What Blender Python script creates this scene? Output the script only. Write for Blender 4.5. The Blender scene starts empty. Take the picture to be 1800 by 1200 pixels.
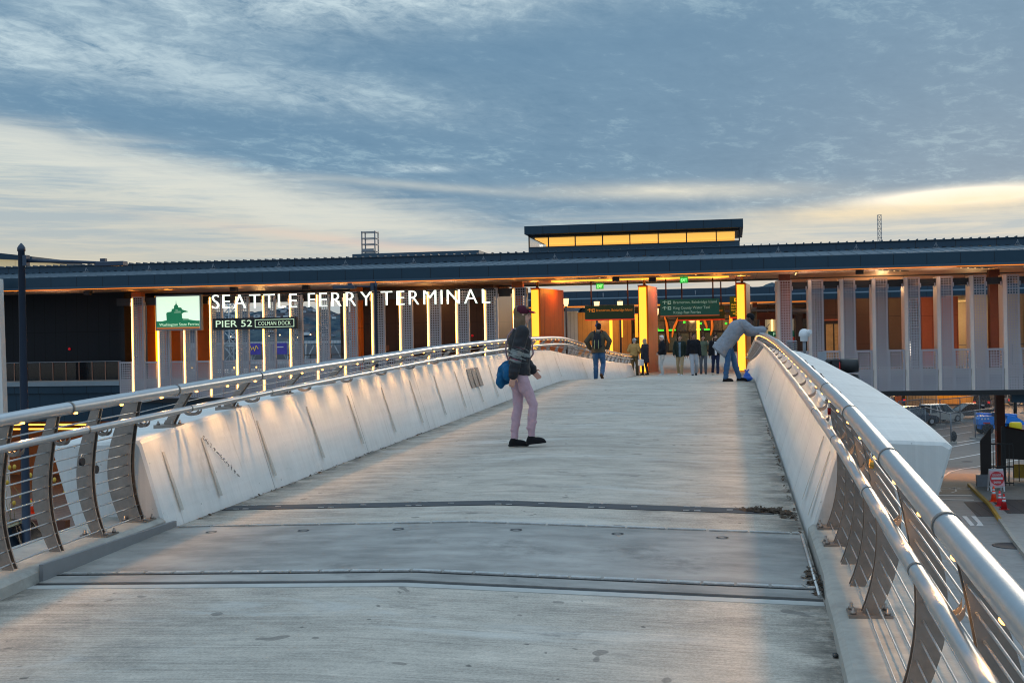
import bpy, math, random
from math import sin, cos, tan, radians as R, pi, atan2, sqrt
from mathutils import Vector, Matrix
random.seed(7)
SC = bpy.context.scene
COL = SC.collection

# ------------------------------------------------------------------ basics
def lin(c):
    return tuple(((v/255.0)/12.92 if v/255.0 <= 0.04045 else ((v/255.0+0.055)/1.055)**2.4) for v in c)

class X_:
    """tiny node expression wrapper"""
    def __init__(s, nt, sock): s.nt, s.s = nt, sock
    def _m(s, op, *o):
        n = s.nt.nodes.new('ShaderNodeMath'); n.operation = op
        s.nt.links.new(s.s, n.inputs[0])
        for k, v in enumerate(o):
            if isinstance(v, X_): s.nt.links.new(v.s, n.inputs[k+1])
            else: n.inputs[k+1].default_value = v
        return X_(s.nt, n.outputs[0])
    def __add__(s, o): return s._m('ADD', o)
    def __sub__(s, o): return s._m('SUBTRACT', o)
    def __mul__(s, o): return s._m('MULTIPLY', o)
    def __truediv__(s, o): return s._m('DIVIDE', o)
    def f(s, op, *o): return s._m(op, *o)
    def clamp(s):
        n = s.nt.nodes.new('ShaderNodeClamp'); s.nt.links.new(s.s, n.inputs[0]); return X_(s.nt, n.outputs[0])
    def smooth(s, a, b):
        n = s.nt.nodes.new('ShaderNodeMapRange'); n.interpolation_type = 'SMOOTHSTEP'
        s.nt.links.new(s.s, n.inputs[0]); n.inputs[1].default_value = a; n.inputs[2].default_value = b
        return X_(s.nt, n.outputs[0])
def xyz(nt, sock):
    n = nt.nodes.new('ShaderNodeSeparateXYZ'); nt.links.new(sock, n.inputs[0])
    return [X_(nt, n.outputs[i]) for i in range(3)]
def comb(nt, x, y, z=None):
    n = nt.nodes.new('ShaderNodeCombineXYZ')
    for i, v in enumerate((x, y, z)):
        if isinstance(v, X_): nt.links.new(v.s, n.inputs[i])
        elif v is not None: n.inputs[i].default_value = v
    return n.outputs[0]
def noise(nt, vec, scale, detail=4, rough=.55, dist=0.0):
    n = nt.nodes.new('ShaderNodeTexNoise'); n.inputs['Scale'].default_value = scale
    n.inputs['Detail'].default_value = detail; n.inputs['Roughness'].default_value = rough
    n.inputs['Distortion'].default_value = dist
    nt.links.new(vec, n.inputs['Vector']); return X_(nt, n.outputs['Fac'])
def mixc(nt, fac, a, b, mode='MIX'):
    n = nt.nodes.new('ShaderNodeMix'); n.data_type = 'RGBA'; n.blend_type = mode
    for i, v in ((0, fac), (6, a), (7, b)):
        if isinstance(v, X_): nt.links.new(v.s, n.inputs[i])
        elif isinstance(v, (int, float)): n.inputs[i].default_value = v
        elif isinstance(v, tuple): n.inputs[i].default_value = (*v[:3], 1)
        else: nt.links.new(v, n.inputs[i])
    return n.outputs[2]

MATS = {}
def mat(name, col=(128, 128, 128), rough=.6, metal=0.0, var=.12, scale=2.0, bump=0.0, bscale=40, emit=None, es=1.0,
        lines=(), ldark=.25, streak=None, local=False, grime=0.0, spec=.5, coat=0):
    if name in MATS: return MATS[name]
    m = bpy.data.materials.new(name); m.use_nodes = True; MATS[name] = m
    nt = m.node_tree; b = nt.nodes['Principled BSDF']
    base = lin(col)
    if local:
        g = nt.nodes.new('ShaderNodeTexCoord'); P = g.outputs['Object']
    else:
        g = nt.nodes.new('ShaderNodeNewGeometry'); P = g.outputs['Position']
    px, py, pz = xyz(nt, P)
    c = None
    if var:
        n1 = noise(nt, P, scale, 5, .6)
        v = comb(nt, px*streak[0], py*streak[1], pz*streak[2]) if streak else P
        n2 = noise(nt, v, scale*4, 4, .6)
        k = (n1-.5)*(var*2.2)+(n2-.5)*(var*1.6)+1.0
        c = mixc(nt, 1.0, base, comb(nt, k, k, k), 'MULTIPLY')
    if grime:
        gn = noise(nt, P, 1.3, 6, .7).smooth(.52, .7)*grime
        c = mixc(nt, gn, c if c is not None else base, tuple(x*.3 for x in base))
    for ax, per, w, ph in lines:
        d = ((px, py, pz)[ax]/per + ph).f('FRACT')
        l = d.f('LESS_THAN', w/per)*(1-ldark)
        c = mixc(nt, l, c if c is not None else base, tuple(x*.08 for x in base))
    if c is None: b.inputs['Base Color'].default_value = (*base, 1)
    else: nt.links.new(c, b.inputs['Base Color'])
    b.inputs['Roughness'].default_value = rough; b.inputs['Metallic'].default_value = metal
    b.inputs['Specular IOR Level'].default_value = spec
    if coat: b.inputs['Coat Weight'].default_value = coat
    if bump:
        bn = nt.nodes.new('ShaderNodeBump'); bn.inputs['Strength'].default_value = bump; bn.inputs['Distance'].default_value = .01
        v = comb(nt, px*streak[0], py*streak[1], pz*streak[2]) if streak else P
        nt.links.new(noise(nt, v, bscale, 4, .65).s, bn.inputs['Height']); nt.links.new(bn.outputs[0], b.inputs['Normal'])
    if emit:
        b.inputs['Emission Color'].default_value = (*lin(emit), 1); b.inputs['Emission Strength'].default_value = es
    return m

class MB:
    def __init__(s): s.v, s.f, s.sm = [], [], []
    def add(s, vs, fs, smooth=False):
        o = len(s.v); s.v += [tuple(v) for v in vs]; s.f += [tuple(i+o for i in f) for f in fs]; s.sm += [smooth]*len(fs); return s
    def box(s, x0, x1, y0, y1, z0, z1, bev=0.0):
        if bev:
            # bevelled vertical-ish edges via inset top and bottom
            e = bev; vs = []
            for z, i in ((z0, e), (z0+e, 0), (z1-e, 0), (z1, e)):
                vs += [(x0+i, y0+i, z), (x1-i, y0+i, z), (x1-i, y1-i, z), (x0+i, y1-i, z)]
            fs = [(3, 2, 1, 0), (12, 13, 14, 15)]
            for k in range(3):
                for j in range(4): a = k*4+j; b = k*4+(j+1) % 4; fs.append((a, b, b+4, a+4))
            return s.add(vs, fs)
        vs = [(x, y, z) for z in (z0, z1) for x, y in ((x0, y0), (x1, y0), (x1, y1), (x0, y1))]
        return s.add(vs, [(3, 2, 1, 0), (4, 5, 6, 7), (0, 1, 5, 4), (1, 2, 6, 5), (2, 3, 7, 6), (3, 0, 4, 7)])
    def obox(s, c, size, rot=None):
        M_ = rot.to_3x3() if rot is not None else Matrix.Identity(3)
        vs = []
        for dz in (-.5, .5):
            for dx, dy in ((-.5, -.5), (.5, -.5), (.5, .5), (-.5, .5)):
                vs.append(tuple(Vector(c)+M_ @ Vector((dx*size[0], dy*size[1], dz*size[2]))))
        return s.add(vs, [(3, 2, 1, 0), (4, 5, 6, 7), (0, 1, 5, 4), (1, 2, 6, 5), (2, 3, 7, 6), (3, 0, 4, 7)])
    def tube(s, pts, r, n=10, cap=True, smooth=True):
        pts = [Vector(p) for p in pts]; rs = r if isinstance(r, (list, tuple)) else [r]*len(pts)
        o = []; up = None
        for i, p in enumerate(pts):
            t = (pts[min(i+1, len(pts)-1)]-pts[max(i-1, 0)]).normalized()
            if up is None:
                up = Vector((0, 0, 1)) if abs(t.z) < .9 else Vector((1, 0, 0))
            a = t.cross(up).normalized(); b = a.cross(t).normalized(); up = b
            o += [tuple(p+a*rs[i]*cos(2*pi*k/n)+b*rs[i]*sin(2*pi*k/n)) for k in range(n)]
        fs = [(i*n+k, i*n+(k+1) % n, (i+1)*n+(k+1) % n, (i+1)*n+k) for i in range(len(pts)-1) for k in range(n)]
        s.add(o, fs, smooth)
        if cap:
            L = len(pts)-1
            s.add(o[:n], [tuple(range(n-1, -1, -1))]); s.add(o[L*n:], [tuple(range(n))])
        return s
    def lathe(s, prof, c=(0, 0, 0), n=16, smooth=True):
        o = []
        for r, z in prof: o += [(c[0]+r*cos(2*pi*k/n), c[1]+r*sin(2*pi*k/n), c[2]+z) for k in range(n)]
        fs = [(i*n+k, i*n+(k+1) % n, (i+1)*n+(k+1) % n, (i+1)*n+k) for i in range(len(prof)-1) for k in range(n)]
        s.add(o, fs, smooth)
        s.add(o[:n], [tuple(range(n-1, -1, -1))]); s.add(o[-n:], [tuple(range(n))]); return s
    def ell(s, c, r, n=12, m=8, rot=None):
        c = Vector(c); M_ = rot.to_3x3() if rot is not None else Matrix.Identity(3); o = []
        for i in range(1, m):
            t = pi*i/m
            for k in range(n):
                p = 2*pi*k/n
                o.append(tuple(c+M_ @ Vector((r[0]*sin(t)*cos(p), r[1]*sin(t)*sin(p), r[2]*cos(t)))))
        o.append(tuple(c+M_ @ Vector((0, 0, r[2])))); o.append(tuple(c+M_ @ Vector((0, 0, -r[2]))))
        T = len(o)-2
        fs = [(i*n+k, (i+1)*n+k, (i+1)*n+(k+1) % n, i*n+(k+1) % n) for i in range(m-2) for k in range(n)]
        fs += [(T, k, (k+1) % n) for k in range(n)]
        fs += [(T+1, (m-2)*n+(k+1) % n, (m-2)*n+k) for k in range(n)]
        return s.add(o, fs, True)
    def prism(s, poly, axis, a, b):
        """poly of 2-D points extruded along axis 'X','Y' or 'Z' from a to b"""
        def P(p, t): return (t, p[0], p[1]) if axis == 'X' else ((p[0], t, p[1]) if axis == 'Y' else (p[0], p[1], t))
        n = len(poly); vs = [P(p, a) for p in poly]+[P(p, b) for p in poly]
        return s.add(vs, [tuple(range(n)), tuple(range(2*n-1, n-1, -1))]+[(k, k+n, (k+1) % n+n, (k+1) % n) for k in range(n)])
    def loft(s, rings, close=True, caps=True, smooth=False):
        n = len(rings[0]); o = [p for r_ in rings for p in r_]
        m = n if close else n-1
        fs = [(i*n+k, i*n+(k+1) % n, (i+1)*n+(k+1) % n, (i+1)*n+k) for i in range(len(rings)-1) for k in range(m)]
        s.add(o, fs, smooth)
        if caps: s.add(rings[0], [tuple(range(n-1, -1, -1))]); s.add(rings[-1], [tuple(range(n))])
        return s
    def build(s, name, m, parent=None, world=True, fix=True):
        off = Vector((0, 0, 0))
        if parent is not None and world:
            q = parent
            while q is not None: off += q.location; q = q.parent
        me = bpy.data.meshes.new(name)
        me.from_pydata([(v[0]-off.x, v[1]-off.y, v[2]-off.z) for v in s.v], [], s.f)
        me.polygons.foreach_set('use_smooth', s.sm)
        if fix:
            import bmesh
            bm = bmesh.new(); bm.from_mesh(me); bmesh.ops.remove_doubles(bm, verts=bm.verts, dist=1e-5)
            bmesh.ops.recalc_face_normals(bm, faces=bm.faces); bm.to_mesh(me); bm.free()
        me.update()
        o = bpy.data.objects.new(name, me); COL.objects.link(o)
        for mm in (m if isinstance(m, (list, tuple)) else [m]): me.materials.append(mm)
        o.parent = parent
        return o

def tag(o, label=None, cat=None, group=None, kind=None):
    if label: o['label'] = label
    if cat: o['category'] = cat
    if group: o['group'] = group
    if kind: o['kind'] = kind
    return o
def thing(name, label, cat, loc=(0, 0, 0), rz=0.0, group=None):
    o = bpy.data.objects.new(name, None); COL.objects.link(o); o.location = loc; o.rotation_euler = (0, 0, rz)
    o.empty_display_size = .2
    return tag(o, label, cat, group)
def copy_tree(o, parent=None):
    c = o.copy(); COL.objects.link(c)
    if parent is not None: c.parent = parent
    for ch in o.children: copy_tree(ch, c)
    return c
def lerp(pts, x):
    if x <= pts[0][0]:
        (a, b), (c, d) = pts[0], pts[1]; return b+(d-b)*(x-a)/(c-a)
    for (a, b), (c, d) in zip(pts, pts[1:]):
        if x <= c: return b+(d-b)*(x-a)/(c-a)
    return pts[-1][1]
def smoothed(pts, x, w=.8):
    return (lerp(pts, x-w)+2*lerp(pts, x-w/2)+2*lerp(pts, x)+2*lerp(pts, x+w/2)+lerp(pts, x+w))/8

def text_mesh(txt, size, extrude=.01, offset=0.0, spacing=1.0, align='LEFT', sx=1.0):
    """letters made from the built-in font, standing in the XZ plane facing -Y, returned as (verts, faces, width)"""
    cu = bpy.data.curves.new('t', 'FONT'); cu.body = txt; cu.size = size; cu.extrude = extrude; cu.offset = offset
    cu.space_character = spacing; cu.resolution_u = 3; cu.align_x = align
    ob = bpy.data.objects.new('t', cu); COL.objects.link(ob)
    dg = bpy.context.evaluated_depsgraph_get(); dg.update()
    me = bpy.data.meshes.new_from_object(ob.evaluated_get(dg))
    vs = [(v.co.x*sx, -v.co.z, v.co.y) for v in me.vertices]; fs = [tuple(p.vertices) for p in me.polygons]
    bpy.data.objects.remove(ob); bpy.data.meshes.remove(me); bpy.data.curves.remove(cu)
    return vs, fs
def add_text(mb, txt, x, y, z, h, width=None, extrude=.008, offset=0.0, spacing=1.0, rot=None):
    """cap height h, left edge x, front plane y, baseline z, fitted to width"""
    vs, fs = text_mesh(txt, h/.72, extrude, offset, spacing)
    if not vs: return mb
    x0 = min(v[0] for v in vs); x1 = max(v[0] for v in vs); k = 1.0 if width is None else width/(x1-x0)
    mb.add([(x+(v[0]-x0)*k, y+v[1], z+v[2]) for v in vs], fs); return mb

# ------------------------------------------------------------------ camera
YAW, ROLL, F = R(10.43), R(1.03), 2110.0
cd = bpy.data.cameras.new('camera'); cam = bpy.data.objects.new('camera', cd); COL.objects.link(cam)
fw = Vector((-sin(YAW), cos(YAW), 0)); rt = Vector((cos(YAW), sin(YAW), 0)); up = Vector((0, 0, 1))
r2 = rt*cos(ROLL)-up*sin(ROLL); u2 = up*cos(ROLL)+rt*sin(ROLL)
cam.matrix_world = Matrix(((r2.x, u2.x, -fw.x, 0), (r2.y, u2.y, -fw.y, 0), (r2.z, u2.z, -fw.z, 0), (0, 0, 0, 1)))
cd.sensor_width = 36; cd.lens = 36*F/1800; cd.clip_start = .1; cd.clip_end = 20000
SC.camera = cam
SC.view_settings.view_transform = 'Standard'; SC.view_settings.look = 'None'
SC.cycles.filter_width = 1.1
SC.view_settings.gamma = 1; SC.view_settings.exposure = 0.0

# ------------------------------------------------------------------ sky and sun
SUN_AZ = R(12.5)     # to the right of the bridge axis, low behind the terminal
SUN_EL = R(7)
def make_world():
    w = bpy.data.worlds.new('World'); SC.world = w; w.use_nodes = True
    nt = w.node_tree; bg = nt.nodes['Background']
    tc = nt.nodes.new('ShaderNodeTexCoord'); D = tc.outputs['Generated']
    x, y, z = xyz(nt, D)
    az = x.f('ARCTAN2', y)
    a = az+.182                                # azimuth about the photograph's middle, radians
    el = z.f('ARCSINE')
    e = el/.277
    # plane-projected cloud layer coordinates (streets of cloud running away to the right)
    den = z.f('MAXIMUM', 0.0)+.09
    u = x/den; v = y/den
    ca, sa = cos(R(-20)), sin(R(-20))
    ul = u*ca+v*sa; vl = v*ca-u*sa              # vl runs along the rows
    rows = noise(nt, comb(nt, ul*1.0, vl*.36, 1.7), .8, 6, .62, .8)
    fine = noise(nt, comb(nt, ul*1.0, vl*.5, 3.0), 4.2, 7, .66, .8)
    tiny = noise(nt, comb(nt, ul*1.2, vl*.9, 9.0), 13, 5, .7, .5)
    hz = noise(nt, comb(nt, a*2.2+e*.35, e*7.0, 5.0), 2.2, 6, .6, .5)     # long flat bars low in the sky
    hzf = noise(nt, comb(nt, a*3+e*1.0, e*14.0, 8.0), 3.0, 7, .68, .6)
    def blob(ca_, ce, ra, re, tilt=0.0, soft=1.0):
        da = (a-ca_); de = (e-ce)-da*tilt
        q = (da/ra)*(da/ra)+(de/re)*(de/re)
        return (q*(-1.0)+(hz-.5)*.8*soft+(fine-.5)*1.2*soft).f('EXPONENT')
    # blue grey deck of cloud
    dark = lin((102, 138, 166)); mid = lin((126, 160, 185)); lite = lin((172, 202, 214)); cream = lin((214, 214, 204))
    k = ((rows-.5)*1.8+(fine-.5)*1.1+(tiny-.5)*.8+(hz-.5)*.5+.44).clamp()
    c = mixc(nt, k, dark, mid)
    k2 = ((rows-.5)*1.2+(fine-.5)*1.8+(tiny-.5)*1.6-.02).smooth(.0, .5)
    c = mixc(nt, k2*.45, c, lite)
    for b_, w_ in ((blob(-.36, .83, .20, .085, -.35), .80), (blob(-.10, 1.02, .2, .10, .25), 1.0), (blob(-.22, .76, .18, .05, -.5), .5),
                   (blob(-.07, .52, .03, .012), .8), (blob(-.40, 1.02, .16, .05, -.3), .35)):
        c = mixc(nt, (b_*w_*((fine-.5)*2.4+(tiny-.5)*2.4+.80)).clamp(), c, lin((196, 216, 224)))
    for b_, w_ in ((blob(-.28, .665, .20, .05, -.3), .5), (blob(.25, .75, .25, .2, -.2), .35), (blob(.02, .62, .3, .06, -.2), .3), (blob(-.02, .85, .25, .06, .2), .4)):
        c = mixc(nt, (b_*w_).clamp(), c, lin((100, 138, 168)))
    # bright band below the cloud edge
    eb = a.f('MINIMUM', 0.0)*(-.66)+a.f('MAXIMUM', 0.0)*.12+.37+(hz-.5)*.16+(fine-.5)*.07
    dd = eb-e
    m1 = dd.smooth(-.035, .10)
    low = mixc(nt, (e/.55).clamp(), lin((200, 192, 182)), lin((208, 216, 210)))
    low = mixc(nt, ((hz-.5)*3.8+(hzf-.5)*4.0+.45).clamp()*.85, low, lin((158, 180, 194)))
    lc = a.smooth(-.02, -.42)*e.smooth(.62, .1)
    low = mixc(nt, lc*.45, low, lin((222, 213, 192)))
    c = mixc(nt, m1*.96, c, low)
    # lit edge at the top of the band on the left
    edge = (dd-.06)/.06
    edge = (edge*edge*(-1.0)).f('EXPONENT')*a.smooth(.1, -.2)
    c = mixc(nt, edge*.6, c, lin((232, 232, 220)))
    # warm openings
    for b_, w_, col_ in ((blob(.14, .435, .10, .024, -.10), .7, (240, 234, 214)), (blob(.36, .385, .060, .020, .05, .5), 2.6, (255, 251, 238)),
                   (blob(.33, .36, .13, .030, .15), .7, (248, 226, 186)), (blob(-.12, .30, .13, .015, -.45), .5, (236, 208, 190)),
                   (blob(-.36, .22, .3, .06, -.1), .45, (232, 216, 180)), (blob(.22, .24, .25, .03), .4, (222, 210, 190)),
                   (blob(.02, .24, .12, .03), .4, (232, 214, 196)), (blob(-.08, .47, .10, .012, -.3), .4, (225, 226, 214))):
        c = mixc(nt, (b_*w_).clamp(), c, lin(col_))
    # overhead and behind: thinner, brighter cloud
    over = e.smooth(1.15, 2.6)
    c = mixc(nt, over, c, (.71, .96, 1.18))
    behind = y.smooth(.25, -.5)*e.smooth(-.1, .2)
    c = mixc(nt, behind*.85, c, (.56, .77, 1.0))
    below = e.smooth(0.0, -.25)
    c = mixc(nt, below, c, (.10, .115, .13))
    # physical sky showing faintly through
    sk = nt.nodes.new('ShaderNodeTexSky'); sk.sky_type = 'NISHITA'; sk.sun_disc = False
    sk.sun_elevation = SUN_EL; sk.sun_rotation = SUN_AZ
    mul = nt.nodes.new('ShaderNodeVectorMath'); mul.operation = 'SCALE'; nt.links.new(c, mul.inputs[0]); mul.inputs['Scale'].default_value = 10.0*.98
    add = nt.nodes.new('ShaderNodeVectorMath'); add.operation = 'MULTIPLY_ADD'
    nt.links.new(sk.outputs[0], add.inputs[0]); add.inputs[1].default_value = (.03, .03, .03); nt.links.new(mul.outputs[0], add.inputs[2])
    nt.links.new(add.outputs[0], bg.inputs['Color']); bg.inputs['Strength'].default_value = .1
    w.cycles.sampling_method = 'MANUAL'; w.cycles.sample_map_resolution = 1024
make_world()
sl = bpy.data.lights.new('sun', 'SUN'); sun = bpy.data.objects.new('sun', sl); COL.objects.link(sun)
sl.energy = .5; sl.angle = R(14); sl.color = (1, .85, .66)
sd = Vector((sin(SUN_AZ)*cos(SUN_EL), cos(SUN_AZ)*cos(SUN_EL), sin(SUN_EL)))
sun.rotation_euler = sd.to_track_quat('Z', 'Y').to_euler(); sun.location = (0, 0, 40)

# ------------------------------------------------------------------ materials
def deck_material():
    m = bpy.data.materials.new('broomed_concrete'); m.use_nodes = True; nt = m.node_tree; b = nt.nodes['Principled BSDF']
    P = nt.nodes.new('ShaderNodeNewGeometry').outputs['Position']; x, y, z = xyz(nt, P)
    st = noise(nt, comb(nt, x*.55, y*30, 0.0), 1.6, 5, .7)
    st2 = noise(nt, comb(nt, x*.3, y*6, 2.0), 1.2, 5, .6)
    big = noise(nt, comb(nt, x*.45, y*.6, 7.0), .9, 5, .6, .6)
    gr = noise(nt, P, 70, 3, .7); worn = noise(nt, comb(nt, x*.35, y*1.6, 4.0), 1.0, 7, .7, .8)
    mot = noise(nt, comb(nt, x*1.6, y*3.2, 1.0), 1.6, 6, .72)
    k = (st-.5)*1.35+(st2-.5)*.6+(big-.5)*.8+(mot-.5)*1.35+(gr-.5)*1.2+1.0
    c = mixc(nt, 1.0, lin((168, 159, 147)), comb(nt, k, k, k), 'MULTIPLY')
    c = mixc(nt, worn.smooth(.54, .68)*.5, c, lin((196, 196, 192)))
    c = mixc(nt, noise(nt, comb(nt, x*.5, y*1.0, 12.0), 2.4, 7, .75).smooth(.57, .70)*.55, c, lin((96, 94, 92)))
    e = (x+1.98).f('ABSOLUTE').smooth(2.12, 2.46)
    pth = (x+1.98).f('ABSOLUTE').smooth(1.9, .6)*(worn*.9); c = mixc(nt, pth*.22, c, lin((186, 184, 178)))
    crk = noise(nt, comb(nt, x*.8, y*1.1, 20.0), 1.1, 8, .75, 1.2)-.5; crk = crk.f('ABSOLUTE').smooth(.0022, .0008); c = mixc(nt, crk*.4, c, lin((70, 68, 66)))
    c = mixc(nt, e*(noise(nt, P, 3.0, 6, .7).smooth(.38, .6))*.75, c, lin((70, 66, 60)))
    sp = noise(nt, P, 9.0, 2, .5).smooth(.725, .76)
    c = mixc(nt, sp*.7, c, lin((60, 58, 56)))
    gum = noise(nt, P, 5.0, 1, .4).smooth(.735, .75); c = mixc(nt, gum*.55, c, lin((84, 80, 76)))
    stn = noise(nt, comb(nt, x*.7, y*.8, 31.0), 1.3, 7, .78, .6).smooth(.56, .66); c = mixc(nt, stn*.3, c, lin((108, 102, 94)))
    nt.links.new(c, b.inputs['Base Color']); b.inputs['Roughness'].default_value = .78
    nt.links.new((big*.3+.68).s, b.inputs['Roughness'])
    bn = nt.nodes.new('ShaderNodeBump'); bn.inputs['Strength'].default_value = .55; bn.inputs['Distance'].default_value = .01
    nt.links.new((st+gr*.4).s, bn.inputs['Height']); nt.links.new(bn.outputs[0], b.inputs['Normal'])
    return m
def white_concrete():
    m = bpy.data.materials.new('white_concrete'); m.use_nodes = True; nt = m.node_tree; b = nt.nodes['Principled BSDF']
    P = nt.nodes.new('ShaderNodeNewGeometry').outputs['Position']; x, y, z = xyz(nt, P)
    big = noise(nt, P, 1.1, 6, .65); vert = noise(nt, comb(nt, x*.3, y*9, z*.7), 1.5, 5, .65); pit = noise(nt, P, 22, 3, .6).smooth(.70, .745)
    rib = noise(nt, comb(nt, x*26, y*.5, z*.4), 1.6, 3, .6); k = (big-.5)*.38+(vert-.5)*.30+(rib-.5)*.22+1.0
    c = mixc(nt, 1.0, lin((205, 204, 200)), comb(nt, k, k, k), 'MULTIPLY')
    c = mixc(nt, pit*.65, c, lin((90, 82, 74)))
    jn = (y/3.1+.37).f('FRACT').f('LESS_THAN', .0048); c = mixc(nt, jn*.6, c, lin((70, 66, 62)))
    run = noise(nt, comb(nt, x*.2, y*5.0, z*.35), 2.0, 5, .7).smooth(.60, .72)*.35; c = mixc(nt, run, c, lin((120, 112, 100)))
    c = mixc(nt, noise(nt, comb(nt, x*.4, y*1.2, z*.5), 1.4, 7, .7).smooth(.58, .72)*.35, c, lin((128, 122, 112)))
    nt.links.new(c, b.inputs['Base Color']); b.inputs['Roughness'].default_value = .62
    bn = nt.nodes.new('ShaderNodeBump'); bn.inputs['Strength'].default_value = .25; bn.inputs['Distance'].default_value = .01
    nt.links.new((vert+noise(nt, P, 30, 3)*.5).s, bn.inputs['Height']); nt.links.new(bn.outputs[0], b.inputs['Normal'])
    return m
def perf_material(name, col, x0, px, nx, ztop, pz, smax, smin, zlow):
    """powder-coated sheet with punched square holes that shrink toward the foot (object coordinates)"""
    m = bpy.data.materials.new(name); m.use_nodes = True; nt = m.node_tree; b = nt.nodes['Principled BSDF']; out = nt.nodes['Material Output']
    P = nt.nodes.new('ShaderNodeTexCoord').outputs['Object']; x, y, z = xyz(nt, P)
    G = nt.nodes.new('ShaderNodeNewGeometry').outputs['Position']
    fx = ((x-x0)/px).f('FRACT')-.5; fz = ((z-ztop)/pz).f('FRACT')-.5
    inside = (x-x0).f('GREATER_THAN', 0.0)*(x-(x0+nx*px)).f('LESS_THAN', 0.0)*(z-(ztop-.02)).f('LESS_THAN', 0.0)
    t = ((z-zlow)/(ztop-zlow)).clamp(); half = (t*(smax-smin)+smin)*.5
    d = fx.f('ABSOLUTE').f('MAXIMUM', fz.f('ABSOLUTE'))
    hole = (half-d).f('GREATER_THAN', 0.0)*inside
    k = (noise(nt, G, 1.2, 4)-.5)*.25+1.0
    nt.links.new(mixc(nt, 1.0, lin(col), comb(nt, k, k, k), 'MULTIPLY'), b.inputs['Base Color'])
    b.inputs['Roughness'].default_value = .45; b.inputs['Metallic'].default_value = .1
    tr = nt.nodes.new('ShaderNodeBsdfTransparent'); mx = nt.nodes.new('ShaderNodeMixShader')
    nt.links.new(hole.s, mx.inputs[0]); nt.links.new(b.outputs[0], mx.inputs[1]); nt.links.new(tr.outputs[0], mx.inputs[2])
    nt.links.new(mx.outputs[0], out.inputs[0]); return m
def emis(name, col, s, base=None):
    return mat(name, base or col, .4, 0, var=0, emit=col, es=s)
def glass(name, col=(20, 28, 34), rough=.06, alpha=1.0):
    m = mat(name, col, rough, 0, var=0, spec=.8)
    if alpha < 1: m.node_tree.nodes['Principled BSDF'].inputs['Alpha'].default_value = alpha
    return m

m_deck = deck_material(); m_white = white_concrete()
m_plate = mat('cover_plate_metal', (142, 139, 134), .55, .12, var=.75, scale=1.1, bump=.25, bscale=120, grime=.7, streak=(.5, 1.4, 1))
m_dark = mat('dark_joint_rubber', (48, 52, 58), .7, var=.2)
m_black = mat('black_paint', (22, 23, 26), .5, var=.1)
m_steel = mat('stainless_steel', (182, 185, 188), .30, 1.0, var=.10, scale=6, bump=.04, bscale=60)
m_bright = mat('worn_aluminium_edge', (190, 190, 188), .35, .8, var=.4, scale=9)
m_bronze = mat('bronze_post_steel', (142, 132, 124), .38, .85, var=.22, scale=7, bump=.06, bscale=30)
m_curb = mat('curb_concrete', (160, 156, 148), .75, var=.25, scale=3, bump=.3, bscale=30, grime=.4)
m_groove = mat('groove_mortar', (182, 176, 166), .8, var=.2, scale=8)
m_led = emis('rail_led', (255, 170, 76), 9)
m_navy = mat('navy_metal_panel', (27, 54, 70), .45, .2, var=.10, scale=.7, spec=.35, lines=((0, 1.45, .035, 0.0),))
m_navy2 = mat('navy_metal_roof', (50, 74, 90), .55, .15, var=.10, scale=.8)
m_navyd = mat('navy_upper_band', (30, 58, 76), .5, .2, var=.1, scale=.8, lines=((0, 1.9, .04, .3),))
m_soffit = mat('soffit_wood_panels', (176, 150, 130), .5, var=.10, scale=1.5, lines=((0, 1.5, .02, .2), (1, 1.9, .02, .1)))
m_oranglow = emis('soffit_led_strip', (255, 136, 34), 1.5)
m_fin = mat('fin_sheet', (172, 170, 178), .5, .1, var=.08)
m_finlit = mat('fin_return_lit', (222, 214, 206), .5, .05, var=.06)  # same metal as the fins, with warm light painted in as a paler colour
m_perf = perf_material('perforated_fin', (156, 152, 156), .195, .12, 4, 5.41, .125, .72, .30, .6)
m_perfp = perf_material('perforated_panel', (158, 155, 160), .065, .125, 5, 1.90, .125, .70, .30, .1)
m_strip = emis('fin_light_strip', (255, 186, 92), 9)
m_pill = emis('pillar_light_panel', (255, 186, 52), 1.5)
m_lin = emis('linear_ceiling_light', (255, 184, 60), 1.7)
m_wood = mat('orange_resin_wood', (184, 96, 6), .5, spec=.2, var=.18, scale=1.2, lines=((0, .6, .012, 0), (1, .6, .012, .2)), streak=(1, 1, .2))
m_orange = mat('orange_wall_panel', (206, 106, 16), .4, var=.12, scale=.8, lines=((2, 1.9, .02, .55),))
m_brown = mat('brown_wall_panel', (72, 50, 38), .55, var=.15, lines=((0, .9, .02, 0), (2, 1.55, .02, .3)))
m_redbrown = mat('copper_wall_panel', (168, 94, 60), .5, var=.12, lines=((0, .62, .02, .4), (2, 2.1, .02, .55)))
m_blackwall = mat('black_wall_panel', (23, 26, 32), .5, spec=.2, var=.12, scale=.8, lines=((0, .66, .03, 0), (2, 2.5, .03, .62)))
m_rust = mat('rust_brown_steel', (86, 46, 30), .6, var=.2)
m_floor = mat('terminal_floor_concrete', (150, 142, 134), .55, var=.15, scale=.8)
m_doorframe = mat('dark_door_frame', (38, 34, 32), .45, .3, var=0)
m_glassd = mat('dark_door_glass', (26, 32, 34), .12, 0, var=0, spec=.8)
m_corr = mat('pale_corrugated_sheet', (172, 178, 182), .5, .2, var=.08, lines=((0, .35, .09, 0),), ldark=.7)
m_grey = mat('grey_metal', (120, 124, 130), .5, .3, var=.1)
m_letter = emis('lit_letter_face', (236, 252, 240), 1.25)
m_letter2 = emis('lit_sign_letter', (205, 232, 196), .85)
m_lbox = emis('lightbox_face', (214, 236, 210), .98)

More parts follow.
